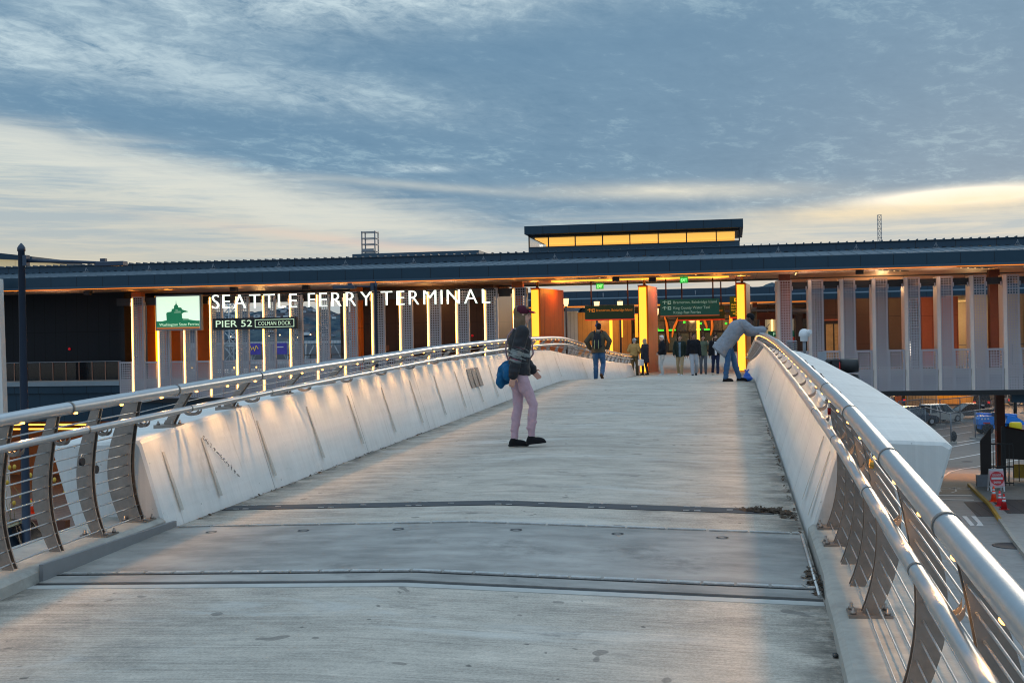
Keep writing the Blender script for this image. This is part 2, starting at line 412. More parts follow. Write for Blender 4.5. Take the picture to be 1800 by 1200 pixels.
# ------------------------------------------------------------------ footbridge
XC = -1.98
DZ = [(-6, -2.2), (3, -1.73), (7.2, -1.50), (9, -1.445), (10, -1.43), (14, -1.352), (17.5, -1.29), (22, -1.205), (28, -1.10), (30.5, -1.062), (31.8, -1.055), (33, -1.10), (34.5, -1.165),
      (36, -1.235), (40, -1.38), (46, -1.535), (51, -1.61), (54, -1.65), (57, -1.69), (62, -1.70)]
RZ = [(-6, -1.13), (1, -.76), (3, -.655), (5, -.55), (7, -.44), (9, -.37), (10.5, -.32), (12.2, -.265), (15, -.185), (18.2, -.09), (23.7, .015), (28, .06), (31, .075), (33, .06), (36.8, -.11), (42.6, -.35), (52, -.68), (57, -.78)]
WZ = [(8.9, -.745), (9.9, -.655), (11.2, -.582), (12.6, -.52), (14.6, -.433), (16.7, -.37), (20.3, -.298), (24.5, -.25), (28, -.225), (31, -.24), (34, -.38), (40, -.62), (55, -1.12), (57, -1.15)]
def dz(y): return smoothed(DZ, y, .6)
def rz_(y): return smoothed(RZ, y, .8)
def wz(y): return smoothed(WZ, max(y, 8.9), .6) if y > 9.6 else lerp(WZ, y)
def deckz(x, y): return dz(y)+.065*max(0, 1-abs(x-XC)/2.47)
def frange(a, b, st):
    n = max(1, round((b-a)/st)); return [a+(b-a)*i/n for i in range(n+1)]

bridge = thing('footbridge', 'pale concrete footbridge with broomed deck and leaning white parapet walls running to the terminal', 'bridge', (XC, 9, -1.45))
ys = frange(-5, 57, .5); us = [-2.47, -1.6, -.8, -.05, .05, .8, 1.6, 2.47]
rings = []
for y in ys:
    top = [(XC+u, y, deckz(XC+u, y)) for u in us]
    bot = [(XC+2.47, y, dz(y)-.5), (XC-2.47, y, dz(y)-.5)]
    rings.append(top+bot)
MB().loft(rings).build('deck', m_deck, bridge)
# curbs beside the approach slab (outside the cable railing)
for s in (-1, 1):
    rings = []
    for y in frange(-5, 8.9, .5):
        d = dz(y); k = .03*sin(y*2.1)*.3
        a = 2.47 if y > 7.1 else 2.44+k
        sec = [(a, d-.3), (a+.02, d+.07), (a+.05, d+.095), (a+.58, d+.10), (a+.60, d+.07), (a+.60, d-.55), (a, d-.56)]
        if a < 2.46: sec = [(u, z) for u, z in sec]
        rings.append([(XC+s*u, y, z) for u, z in sec])
    MB().loft(rings).build('curb', m_curb, bridge)
# parapet walls with their wide outer ledges
ysw = frange(8.95, 57, .45)
for s in (-1, 1):
    rings = []
    for y in ysw:
        d, t = dz(y), wz(y)
        lean = .25*(t-d)/.72; lean = min(lean, .30)
        o = 1.03; ot = t-.03-.09*min(1, max(0, (y-9)/8))
        sec = [(2.475, d-.1), (2.475+lean-.012, t-.03), (2.475+lean+.012, t), (2.47+o-.05, ot), (2.47+o, ot-.03), (2.47+o-.13, ot-.48), (2.47+.62, ot-1.25), (2.475, ot-1.3)]
        if y == ysw[0]:
            cu_, cz_ = sum(a for a, b in sec)/8, sum(b for a, b in sec)/8
            rings.append([(XC+s*(u+(cu_-u)*.05), y-.022, z+(cz_-z)*.05) for u, z in sec])
        rings.append([(XC+s*u, y, z) for u, z in sec])
    MB().loft(rings).build('parapet', m_white, bridge)
# narrow girder end recess below the walls
for s in (-1, 1):
    pass
# recessed grooves in the parapet faces
POSTW = [9.7, 11.0]+[12.45+1.45*i for i in range(31)]
for s in (-1, 1):
    for i, y in enumerate([9.25]+[p+.32 for p in POSTW[:-1]]):
        if s == 1 and i > 1 and i not in (9,): continue
        if y > 27 and s == -1 and i % 4: continue
        d, t = dz(y), wz(y); lean = min(.25*(t-d)/.72, .30)
        def pt(h, off): return (2.475+lean*h-.0015*off, d+(t-d)*h)
        mb = MB(); w = .022
        vs = []
        for off in (0.0, 1.6):
            for h, yy in ((.80, y-w), (.80, y+w*.9), (.14, y+w), (.14, y-w)):
                u, z = pt(h, off); vs.append((XC+s*u, yy, z))
        mb.add(vs, [(0, 1, 2, 3), (7, 6, 5, 4), (0, 4, 5, 1), (1, 5, 6, 2), (2, 6, 7, 3), (3, 7, 4, 0)]); mb.build('wall_groove', m_groove, bridge)
# drain vents on the left wall
for k in range(3):
    y = 20.9+k*.36; d, t = dz(y), wz(y); lean = min(.25*(t-d)/.72, .30); mb = MB(); vs = []
    for off in (0.0, 1.0):
        for h, yy in ((.80, y), (.80, y+.29), (.44, y+.29), (.44, y)):
            vs.append((XC-(2.475+lean*h-.006*off), yy, d+(t-d)*h))
    mb.add(vs, [(0, 1, 2, 3), (7, 6, 5, 4), (0, 4, 5, 1), (1, 5, 6, 2), (2, 6, 7, 3), (3, 7, 4, 0)]); mb.build('wall_vent', mat('vent_grey', (112, 112, 114), .6, .4, lines=((1, .03, .01, 0),)), bridge)
def strip(y0, y1, m, name, lift, x0=-4.44, x1=.48, th=.006, skew=0.0):
    mb = MB(); xs = [x0, -3.2, XC-.02, XC+.02, -.7, x1]; rings = []
    for y in (y0, y1):
        rings.append([(x, y, deckz(x, y)+lift) for x in xs]+[(x, y, deckz(x, y)+lift-th-.002) for x in reversed(xs)])
    return mb.loft(rings).build(name, m, bridge)
strip(7.06, 8.98, m_plate, 'cover_plate', .010)
strip(7.02, 7.055, m_black, 'joint_gap', .004)
strip(6.93, 7.015, mat('pale_joint_edge', (166, 166, 162), .6, var=.2), 'joint_edge', .004)
for (a, b, nm) in ((7.27, 7.315, .2), (8.955, 8.985, .3)):
    mb = MB(); x = -4.40
    while x < .44:
        w = nm-.018; x1 = min(x+w, .45)
        if True:
            z0 = deckz(x, a)+.012; z1 = deckz(x1, a)+.012
            mb.add([(x, a, z0), (x1, a, z1), (x1, b, z1+.001), (x, b, z0+.001), (x, a, z0+.008), (x1, a, z1+.008), (x1, b, z1+.009), (x, b, z0+.009)],
                   [(3, 2, 1, 0), (4, 5, 6, 7), (0, 1, 5, 4), (1, 2, 6, 5), (2, 3, 7, 6), (3, 0, 4, 7)])
        x += nm
    mb.build('plate_hinge', m_bright, bridge)
strip(7.255, 7.27, m_black, 'joint_gap', .012)
for x in (-4.0, -3.25, -2.5, -1.6, -.85, -.1):
    z = deckz(x, 8.72)+.0105
    mb = MB(); o = []
    for rr in (.030, .045): o += [(x+rr*cos(2*pi*k/14), 8.72+rr*sin(2*pi*k/14), z+.001) for k in range(14)]
    mb.add(o, [(k, (k+1) % 14, 14+(k+1) % 14, 14+k) for k in range(14)]).build('lifting_ring', m_dark, bridge, fix=False)
strip(9.86, 10.10, m_dark, 'expansion_joint', .006, x0=-4.42, x1=.30)
jb = None; x = -4.3
while x < .25:
    for (bx_, by_) in ((x, 9.88), (x+.09, 9.88), (x, 10.075), (x+.09, 10.075), (x+.35, 9.975)):
        if jb is None: o = jb = MB().box(-.025, .025, -.008, .008, 0, .005).build('joint_bolt', m_bright, bridge, world=False)
        else: o = jb.copy(); COL.objects.link(o); o.parent = bridge
        o.location = (bx_-bridge.location.x, by_-bridge.location.y, deckz(bx_, by_)+.0062-bridge.location.z)
    x += .78
MB().tube([(.462, 7.08, dz(7.08)+.02), (.462, 8.9, dz(8.9)+.02)], .009).build('plate_edge_bar', m_bright, bridge)
MB().box(-4.455, -4.425, 7.1, 9.0, dz(8)-.1, dz(8)+.085).build('plate_edge_bar', mat('edge_angle', (130, 132, 134), .5, .4), bridge)
for (y, zt) in ((21, -2.3), (43, -2.5), (-3, -2.9)):
    mb = MB().box(XC-1.0, XC+1.0, y-.5, y+.5, -8.4, dz(y)-1.0); mb.box(XC-2.4, XC+2.4, y-.6, y+.6, dz(y)-1.3, dz(y)-.49)
    mb.build('pier', m_curb, bridge)
mb = MB().loft([[(XC-2.3, y, dz(y)-.48), (XC+2.3, y, dz(y)-.48), (XC+1.5, y, dz(y)-1.25), (XC-1.5, y, dz(y)-1.25)] for y in frange(9.2, 57, 2)]); mb.build('girder', m_curb, bridge)

# graffiti scribble on the left wall
def wallpt(y, h, off=.004):
    d, t = dz(y), wz(y); lean = min(.25*(t-d)/.72, .30); return (XC-(2.475+lean*h-off), y, d+(t-d)*h)
mb = MB()
for j in range(11):
    y0 = 10.05+j*.042; h0 = .80-j*.050; pts = []
    for k in range(9):
        t = k/8*2*pi
        pts.append(wallpt(y0+.018*cos(t*(1+j % 2))+.006*k/8, h0+.022*sin(t+j)-.003*k))
    mb.tube(pts, .0022, 4)
mb.build('graffiti', m_black, bridge)

# ------------------------------------------------------------------ railings
def post_u(h):  # outward bow of the tall posts, h 0..1
    return .012+.115*math.sin(pi*min(1, max(0, h))**.92)*(1-.15*h)
def make_tall_post(root, s, y, wide=False):
    H = rz_(y)-(dz(y)+.09); zb = dz(y)+.09
    p = MB(); hw0 = .046
    for dy in ((-.03, .03) if wide or (s == 1) else (-.022, .022)):
        ring = []
        for side in (1, -1):
            hs = [k/14 for k in range(15)]
            if side < 0: hs = hs[::-1]
            for h in hs:
                w = hw0*(.95+.55*sin(pi*h)**1.2)-.012*h
                if wide: w = w+(.10 if side > 0 else 0)*(1-.55*h)
                u = 2.63+post_u(h)+side*w*(1 if side > 0 else .9)
                ring.append((XC+s*u, zb+H*h*.985))
        p.prism(ring, 'Y', y+dy-.006, y+dy+.006)
    o = p.build('post', m_bronze, root)
    if y in (7.05, 7.6): hook(o, s, y, .0); return o
    b = MB().box(min(XC+s*2.54, XC+s*2.76), max(XC+s*2.54, XC+s*2.76), y-.085, y+.085, zb-.004, zb+.018)
    for a in (-.06, .06):
        for c in (2.565, 2.735): b.lathe([(.016, 0), (.016, .014), (.009, .016), (.009, .034)], (XC+s*c, y+a, zb+.018), 8)
    b.build('base_plate', m_bronze, o)
    hook(o, s, y, .0)
    return o
def hook(parent, s, y, du):
    zt = rz_(y)-.165; pts = []
    for k in range(11):
        t = pi*(k/10)
        u = 2.63+.01+du+(2.55-2.64-du)*(1-cos(t))/2
        pts.append((XC+s*u, y, zt-.045*sin(t)-.02+(.01 if k == 10 else 0)))
    m2 = MB()
    for dy in (-.028, .028):
        rings = [[(p[0]-s*.0, y+dy-.006, p[2]-.014), (p[0], y+dy+.006, p[2]-.014), (p[0], y+dy+.006, p[2]+.010), (p[0], y+dy-.006, p[2]+.010)] for p in pts]
        m2.loft(rings)
    m2.build('bracket', m_bronze, parent)
def make_wall_post(root, s, y):
    zb = wz(y)-.01; zr = rz_(y); ub = 2.47+min(.25*(wz(y)-dz(y))/.72, .30)+.11; p = MB()
    for dy in (-.026, .026):
        ring = []
        n = 8
        for side in (1, -1):
            hs = [k/n for k in range(n+1)]
            if side < 0: hs = hs[::-1]
            for h in hs:
                u = ub+(2.635-ub)*(h**1.15)+side*(.040-.008*h)*1.0
                ring.append((XC+s*u, zb+(zr-zb)*h*.98))
        p.prism(ring, 'Y', y+dy-.006, y+dy+.006)
    o = p.build('post', m_bronze, root)
    b = MB().box(min(XC+s*(ub-.095), XC+s*(ub+.095)), max(XC+s*(ub-.095), XC+s*(ub+.095)), y-.1, y+.1, zb-.01, zb+.022)
    for a in (-.07, .07):
        for c in (-.065, .065): b.lathe([(.016, 0), (.016, .014), (.009, .016), (.009, .032)], (XC+s*(ub+c), y+a, zb+.022), 8)
    b.build('base_plate', m_bronze, o)
    hook(o, s, y, .055)
    return o
led_i = 0
def railing(s, label):
    root = thing('railing', label, 'railing', (XC+s*2.63, 9.0, dz(9)), 0, 'curved railings along the footbridge')
    yy = frange(.9 if s == 1 else 3, 56.2, .3)
    tr = MB().tube([(XC+s*2.63, y, rz_(y)) for y in yy], .0445, 20).build('top_rail', m_steel, root)
    MB().tube([(XC+s*2.55, y, rz_(y)-.165) for y in yy], .027, 16).build('mid_rail', m_steel, root)
    for y in ([2.05, 3.95, 5.35, 7.05, 8.75] if s == 1 else [7.75, 5.0, 9.4, 11.2, 14.5, 18.0]):   # rail sleeves
        mb = MB(); mb.tube([(XC+s*2.63, y-.012, rz_(y-.012)), (XC+s*2.63, y+.012, rz_(y+.012))], .0475, 20)
        mb.build('rail_sleeve', mat('dull_sleeve', (120, 116, 112), .5, .8), root); mb = MB(); mb.tube([(XC+s*2.55, y+.1-.01, rz_(y+.1)-.165), (XC+s*2.55, y+.1+.01, rz_(y+.11)-.165)], .0285, 16)
        mb.build('rail_sleeve', mat('dull_sleeve', (120, 116, 112), .5, .8), root)
    for y in ([2.4, 3.75] if s == 1 else [3.75])+[5.1, 6.45, 7.05, 7.6, 8.17]: make_tall_post(root, s, y)
    make_tall_post(root, s, 8.76, wide=True)
    for y in POSTW: make_wall_post(root, s, y)
    # infill rods
    mb = MB(); ya = frange(1.0 if s == 1 else 3, 8.8, .3)
    for k in range(11):
        h = .045+k*.083
        mb.tube([(XC+s*(2.60+post_u(h)), y, dz(y)+.09+(rz_(y)-dz(y)-.09)*h) for y in ya], .0042 if s == 1 else .0062, 8)
    yb = frange(8.8, 56, .6)
    for h in (.36, .62, .84):
        mb.tube([(XC+s*(2.66+.12*(1-h)), y, wz(y)+(rz_(y)-wz(y))*h) for y in yb], .004, 6)
    mb.build('infill_rod', m_steel, root)
    # lit capsules under the top rail with the beams they throw
    y = 1.75 if s == 1 else 3.9; first = None; L = bpy.data.lights.new('rail_spot', 'SPOT')
    L.energy = 13; L.color = lin((255, 190, 118)); L.spot_size = R(118); L.spot_blend = .85; L.shadow_soft_size = .008
    while y < 56:
        px_, pz_ = XC+s*(2.63-.024), rz_(y)-.0395
        if first is None:
            first = MB().tube([(0, -.024, 0), (0, -.016, 0), (0, .016, 0), (0, .024, 0)], [.003, .0075, .0075, .003], 8).build('led', m_led, tr, world=False)
            o = first
        else: o = first.copy(); COL.objects.link(o); o.parent = tr
        o.location = (px_-root.location.x, y-root.location.y, pz_-root.location.z)
        lo = bpy.data.objects.new('rail_spot', L); COL.objects.link(lo); lo.parent = root
        lo.location = (XC+s*(2.63-.055)-root.location.x, y-root.location.y, rz_(y)-.056-root.location.z)
        lo.rotation_euler = (0, s*R(8), 0)
        y += .65
    return root
railing(-1, 'left hand steel railing with curved bronze posts and a row of small amber lamps')
railing(1, 'right hand steel railing close to the viewer with thin cables, bowed posts and bright tube')

# ------------------------------------------------------------------ ferry terminal
G = -8.2
term = thing('ferry_terminal', 'long low ferry terminal with navy metal roof and perforated sheet fins lit by amber strips', 'terminal', (-12, 60, G))
def T(mb, name, m, parent=None): return mb.build(name, m, parent or term)
XA, XB = -46.0, 24.0
def tilt(x): return (-12-x)*.0032 if x < -12 else 0.0     # roof rises slightly to the left end
# roof: fascia, sloped apron, upper band
def roofbox(name, m, y0, y1, z0, z1, slopez=None, x0=XA, x1=XB, parent=None, extra=None):
    xs = [x0]+[x for x in (-38, -30, -20, -12, 0) if x0 < x < x1]+[x1]; rings = []
    for x in xs:
        t = tilt(x); a = z1 if slopez is None else slopez
        rings.append([(x, y0, z0+t), (x, y1, z0+t), (x, y1, a+t), (x, y0, z1+t)])
    q_ = MB().loft(rings)
    if extra: q_.v, q_.f, q_.sm = q_.v+extra.v, q_.f+[tuple(i+len(q_.v) for i in f) for f in extra.f], q_.sm+extra.sm
    return T(q_, name, m, parent)
roofbox('roof_fascia', m_navy, 57.0, 57.3, 3.16, 3.66)
roofbox('drip_edge', m_navy2, 56.97, 57.25, 3.07, 3.155)
rf = roofbox('lower_roof', m_navy2, 57.0, 62.2, 3.665, 3.70, 4.27)
roofbox('upper_band', m_navyd, 62.0, 62.4, 4.275, 4.60)
mb = MB(); x = XA
while x < XB:
    t = tilt(x)
    mb.box(x, x+.05, 61.86, 62.3, 4.64+t, 4.70+t); mb.box(x+.1, x+.32, 61.90, 61.99, 4.23+t, 4.285+t); x += .42
up_ = roofbox('upper_roof', m_navy2, 61.9, 75.0, 4.605, 4.64, 4.95, extra=mb)
mb = MB(); x = XA
while x < XB:
    t = tilt(x)
    mb.obox((x, 59.6, 3.985+t), (.03, 5.0, .03), Matrix.Rotation(math.atan2(.57, 5.2), 4, 'X')); x += .55
mb.build('standing_seam', m_navy2, rf)
for i in range(15):
    x = -35.2+3.75*i; t = tilt(x); mb = MB()
    for a in range(3): mb.tube([(x+.16*cos(a*2.09+.5), 61.2+.1*sin(a*2.09+.5), 4.17+t), (x, 61.2, 4.42+t)], .012, 5)
    mb.box(x-.16, x+.16, 61.12, 61.3, 4.15+t, 4.20+t); mb.ell((x, 61.2, 4.43+t), (.03, .03, .03), 6, 4)
    T(mb, 'roof_anchor', m_grey)
xs = [XA, -38, -30, -20, -12, XB]
T(MB().loft([[(x, 57.3, 3.06+tilt(x)), (x, 64.9, 3.06+tilt(x)), (x, 64.9, 3.2+tilt(x)), (x, 57.3, 3.155+tilt(x))] for x in xs]), 'soffit', m_soffit)
T(MB().loft([[(x, 57.34, 3.035+tilt(x)), (x, 57.40, 3.035+tilt(x)), (x, 57.40, 3.058+tilt(x)), (x, 57.34, 3.058+tilt(x))] for x in xs]), 'soffit_light', m_oranglow)
T(MB().box(XA, XB, 64.6, 64.95, 2.98, 3.2), 'soffit_beam', m_navy2)
for xa, xb in ((XA, -12.0), (2.6, XB)): T(MB().box(xa, xb, 64.55, 64.9, 2.74, 3.0), 'rear_beam', m_soffit)
# flat recessed soffit fittings
for (x, y) in ((-25.4, 58.6), (-21.6, 59.0), (-5.6, 58.9), (-3.9, 60.3), (5.9, 58.4), (-33.4, 58.2)):
    T(MB().box(x-.17, x+.17, y-.15, y+.15, 2.86, 3.07), 'ceiling_speaker', m_black)
for (xa, ya, xb, yb) in ((3.0, 58.2, 3.1, 61.4), (6.8, 58.4, 8.4, 60.6), (10.2, 57.9, 12.4, 60.2), (-6.4, 58.0, -6.2, 58.8), (-1.8, 58.0, -1.4, 59.0)):
    mb = MB()
    d = Vector((xb-xa, yb-ya, 0)); L_ = d.length; q = d.to_track_quat('Y', 'Z').to_matrix()
    mb.obox(((xa+xb)/2, (ya+yb)/2, 3.045), (.12, L_, .03), q); o = T(mb, 'soffit_vent_slot', m_black)
    mb = MB()
    for k in range(int(L_/.55)):
        c = Vector((xa, ya, 0))+d*((k+.5)*.55/L_); mb.ell((c.x, c.y, 3.03), (.045, .07, .012), 8, 4)
    mb.build('downlight', emis('downlight_glow', (255, 214, 150), 2.2), o)
# clerestory lantern
cl = T(MB().box(-11.16, .64, 64.95, 72, 5.86, 6.30), 'clerestory_roof', m_navy)
T(MB().box(-11.12, .45, 66.0, 71.5, 4.6, 5.19), 'clerestory_sill', m_navy2)
T(MB().box(-11.12, .45, 66.0, 71.5, 5.80, 5.90), 'clerestory_head', m_black)
m_amber = emis('amber_lit_ceiling', (250, 188, 84), 1.25)  # ceiling is no lamp: the room's light is put into its emission
m_amber2 = mat('amber_lit_wall', (196, 142, 70), .6, var=.15, emit=(250, 190, 88), es=1.0)  # wall glows too, room light added to its colour
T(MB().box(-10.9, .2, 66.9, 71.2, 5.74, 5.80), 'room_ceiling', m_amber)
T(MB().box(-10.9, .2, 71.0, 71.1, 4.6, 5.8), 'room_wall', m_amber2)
mb = MB()
for x in [-10.4+1.05*k for k in range(10)]: mb.box(x, x+.6, 70.95, 70.98, 5.3, 5.315); mb.box(x+.2, x+.23, 70.95, 70.98, 5.3, 5.42)
mb.obox((-5.0, 70.95, 5.45), (.03, .03, .5), Matrix.Rotation(R(-35), 4, 'Y'))
mb.box(-10.9, .2, 70.96, 70.975, 5.52, 5.53); T(mb, 'sprinkler_pipe', m_brown)
mull = [-11.11, -10.02, -8.52, -7.0, -5.5, -3.95, -2.42, -.82, .44]
for a, b in zip(mull, mull[1:]):
    w_ = MB()
    w_.box(a, a+.06, 65.96, 66.06, 5.19, 5.80); w_.box(b-.03, b+.03, 65.965, 66.055, 5.19, 5.80) if b > .4 else None
    w_.box(a+.06, b, 65.97, 66.05, 5.19, 5.23)
    o = T(w_, 'window', m_black)
    MB().box(a+.06, b-.005, 66.0, 66.01, 5.23, 5.80).build('pane', emis('warm_window_pane', (242, 168, 66), .20, (90, 66, 36)), o) if False else \
        MB().box(a+.06, b-.005, 66.0, 66.01, 5.23, 5.80).build('pane', glass('clear_pane', (30, 34, 38), .02, .12), o)
for x in (-11.12, .40): T(MB().box(x, x+.03, 66.1, 71.0, 5.19, 5.8), 'side_window', glass('clear_pane'))
# second lantern at the far left edge
T(MB().prism([(-52, 6.3), (-44.0, 5.72), (-44.0, 5.98), (-52, 7.0)], 'Y', 70, 76), 'clerestory_roof', m_navy)
T(MB().prism([(-51.6, 4.8), (-44.4, 4.8), (-44.4, 5.75), (-51.6, 6.25)], 'Y', 70.4, 76), 'clerestory_window', mat('pale_lit_room', (150, 140, 110), .4, emit=(226, 206, 160), es=.45, lines=((0, 1.3, .1, 0),)))
T(MB().box(-22.66, -14.8, 70, 73, 4.8, 5.47), 'roof_plant_screen', m_navy2)
mb = MB()
for x in (-22.2, -21.38):
    for y in (70.4, 71.1): mb.box(x, x+.07, y, y+.07, 5.4, 6.88)
for z in (6.80, 6.42, 6.06, 5.62, 5.5): mb.box(-22.2, -21.3, 70.36, 70.44, z, z+.05); mb.box(-22.2, -21.3, 71.1, 71.16, z, z+.05); mb.box(-21.36, -21.3, 70.4, 71.1, z, z+.05); mb.box(-22.2, -22.14, 70.4, 71.1, z, z+.05)
mb.box(-22.1, -21.4, 70.3, 70.36, 5.62, 5.80); T(mb, 'roof_access_frame', m_grey)
# floor
T(MB().box(XA, XB, 60.26, 75, -2.0, -1.70), 'floor_slab', m_floor)
T(MB().box(-12.4, 3.2, 56.6, 60.26, -2.0, -1.695), 'landing_slab', m_floor)
T(MB().box(-32.7, XB, 60.3, 60.7, -2.96, -2.0), 'edge_beam', m_black)
T(MB().box(-32.9, XB, 60.22, 60.34, -2.83, -2.72), 'bottom_trim', m_black)
T(MB().loft([[(-30, 75, -2.2), (3.5, 75, -2.2), (3.5, 75, -1.70), (-30, 75, -1.70)], [(-30, 112, -2.0), (3.5, 112, -2.0), (3.5, 112, -1.28), (-30, 112, -1.28)], [(-30, 140, -2.0), (3.5, 140, -2.0), (3.5, 140, -1.28), (-30, 140, -1.28)]]), 'rear_floor', m_floor)
# top beam running behind the fins
T(MB().box(-33, -10.3, 60.45, 60.75, 2.32, 2.72), 'fin_beam', m_black)
T(MB().box(2.9, XB, 60.45, 60.75, 2.32, 2.66), 'fin_beam', m_black)
# fins
def fin(x, lit_front, proto={}):
    key = 'L' if lit_front else 'R'
    FB = -2.71
    if key in proto: f = copy_tree(proto[key], term)
    else:
        f = MB().add([(.17, 0, 0), (.74, 0, 0), (.74, 0, 5.45), (.17, 0, 5.45)], [(0, 1, 2, 3)]).build('fin', m_perf, term, world=False, fix=False)
        q = MB().loft([[(.17, .001, z), (.03, .11, z), (-.02, .90, z), (.0, .90, z), (.045, .12, z), (.175, .012, z)] for z in (0, 5.45)])
        q.build('fin_return', m_finlit, f, world=False)
        q = MB().box(.725, .745, .002, .20, 0, 5.45); q.box(.76, .80, .02, .16, 4.95, 5.15); q.box(-.08, -.03, .1, .2, 4.95, 5.15); q.build('fin_flange', m_fin, f, world=False)
        if lit_front: MB().box(.028, .072, .030, .058, .06, 5.36).build('light_strip', m_strip, f, world=False)
        else: MB().box(.690, .712, .10, .13, .1, 5.2).build('light_strip', m_finfill, f, world=False)  # added, unseen strip that brightens the next fin's return
        proto[key] = f
    f.location = (x-term.location.x, 60.17-term.location.y, FB-term.location.z); f.scale = (1, 1, (5.45+tilt(x)*.6)/5.45)
    return f
m_finfill = emis('added_fin_glow', (255, 176, 122), 26)
for i in range(15): fin(-32.04+1.5*i, True)
for i in range(13): fin(2.12+1.5*i, False)
def low_panel(x, proto=[]):
    if proto: o = copy_tree(proto[0], term)
    else:
        o = MB().add([(0, 0, 0), (.76, 0, 0), (.76, 0, 1.95), (0, 0, 1.95)], [(0, 1, 2, 3)]).build('guard_panel', m_perfp, term, world=False, fix=False)
        q = MB().box(0, .76, -.004, .05, 1.95, 1.98); q.box(0, .012, .002, .05, 0, 1.95); q.box(.748, .76, .002, .05, 0, 1.95); q.build('panel_frame', m_fin, o, world=False); proto.append(o)
    o.location = (x-term.location.x, 60.24-term.location.y, -2.71-term.location.z)
low_panel(-32.79)
for i in range(14): low_panel(-32.04+1.5*i+.745)
for i in range(12): low_panel(2.12+1.5*i+.745)
# columns above the left fins and in the hall
for (x, y, m_) in ((-32.1, 60.9, m_orange), (-19.6, 60.9, m_orange), (-10.9, 60.9, m_orange), (2.55, 60.6, m_rust), (12.55, 61.6, m_rust)):
    w = .28 if x < 10 else .24
    T(MB().box(x-w, x+w, y, y+.5, -1.7, 3.06), 'column', m_)
T(MB().box(14.6, 15.05, 71.8, 72.3, G, -2.0), 'column', m_rust)
T(MB().box(13.1, XB, 60.9, 61.3, -3.35, -2.97), 'beam_cover', m_navy)
# orange glowing pillars at the entrance
def pillar(x0, w, xr, yr, tall=2.71):
    p = T(MB().prism([(x0, 61.0), (x0+w+.06, 61.0), (xr, yr), (xr-.12, yr+.05), (x0+.06, 61.9)], 'Z', -1.7, tall), 'entrance_pillar', m_wood)
    MB().box(x0+.03, x0+w-.02, 60.94, 60.998, -1.66, tall-.08).build('light_panel', m_pill, p)
    MB().box(x0-.03, x0+w+.02, 60.96, 61.02, tall-.02, tall+.03).build('pillar_cap', m_rust, p)
    c = MB().tube([(x0+w*.7, 61.3, tall), (x0+w*.7, 61.3, 3.06)], .07, 8); c.build('pillar_post', m_brown, p)
    return p
pillar(-10.20, .42, -8.95, 64.2); pillar(-4.68, .42, -3.88, 63.6); pillar(.20, .42, .92, 63.6)
def warm(x, y, z, e, rad=.25, c=(255, 158, 60)):
    l = bpy.data.lights.new('hall_fill', 'POINT'); l.energy = e; l.color = lin(c); l.shadow_soft_size = rad
    o = bpy.data.objects.new('hall_fill', l); COL.objects.link(o); o.location = (x-term.location.x, y-term.location.y, z-term.location.z); o.parent = term
def pool(x, y, z, e, c=(255, 158, 60)):
    l = bpy.data.lights.new('soffit_glow_fill', 'SPOT'); l.energy = e; l.color = lin(c); l.spot_size = R(150); l.spot_blend = .8; l.shadow_soft_size = .1
    o = bpy.data.objects.new('soffit_glow_fill', l); COL.objects.link(o); o.location = (x-term.location.x, y-term.location.y, z-term.location.z); o.rotation_euler = (pi, 0, 0); o.parent = term
for x in (-10.0, -4.4, .45): pool(x, 60.9, 2.86, 60, (255, 172, 76))
for x in (-29.9, -26.0, -32.0, 12.2): pool(x, 60.2, 2.86, 35)
for x in (-36, -23, -20, -17, -14, 3.5, 6.5, 9.5, 15): pool(x, 59.2, 1.9, 75, (255, 206, 170))  # unseen uplights added to brighten the dark soffit
for x in (-8.9, -6.2, -3.4, -.8): warm(x, 62.5, 2.7, 60)
warm(-9.6, 72, 1.5, 100, .25, (255, 184, 100)); warm(-5, 74, 1.2, 100, .25, (255, 184, 100)); warm(-1, 78, 1.5, 100, .25, (255, 184, 100))
T(MB().obox((-4.6, 60.6, 3.02), (8.9, .30, .05)), 'linear_light', m_lin)
# interior left of the entrance
T(MB().box(-42.5, -33.05, 62.0, 62.3, -1.7, 3.2), 'recess_wall', m_blackwall)
T(MB().box(-33.05, -32.75, 60.8, 66, -1.7, 3.06), 'recess_return', m_blackwall)
T(MB().box(-46, -42.4, 60.9, 61.2, -3.8, 3.2), 'end_wall', m_navy)
T(MB().box(-40.5, -32.8, 60.2, 62.2, -2.0, -1.76), 'balcony_edge', mat('pale_sill', (128, 142, 150), .5, .3, var=.1))
T(MB().box(-40.5, -32.8, 60.3, 60.6, -2.4, -2.0), 'balcony_fascia', m_navy)
T(MB().box(-46, -32.8, 60.45, 60.7, -3.95, -2.4), 'lower_cladding', m_navy)
T(MB().box(-46, -12, 60.5, 60.9, -3.95, -2.9), 'lower_cladding', m_navy)
gr = T(MB().box(-40.5, -32.75, 60.28, 60.33, -.70, -.66), 'balcony_rail', m_grey)
for k in range(10): MB().box(-39.9+.78*k, -39.86+.78*k, 60.27, 60.31, -1.76, -.70).build('baluster', mat('warm_baluster', (150, 110, 92), .4, .5, var=0), gr)
MB().box(-40.4, -32.8, 60.31, 60.32, -1.7, -.72).build('glass_pane', glass('balustrade_glass', (18, 22, 28), .04, .35), gr)
T(MB().ell((-36.75, 61.96, .02), (.08, .06, .08)), 'alarm_light', emis('red_alarm', (190, 20, 30), .35))
for (a, b) in ((-32.55, -31.55), (-31.15, -30.55), (-29.55, -28.75)):
    T(MB().box(a, b, 63.0, 63.4, -1.7, 2.62), 'orange_screen', m_orange)
T(MB().box(-31.85, -31.77, 62.6, 62.66, -1.7, 2.9), 'wall_light_strip', emis('amber_wall_strip', (255, 170, 20), 2.2))
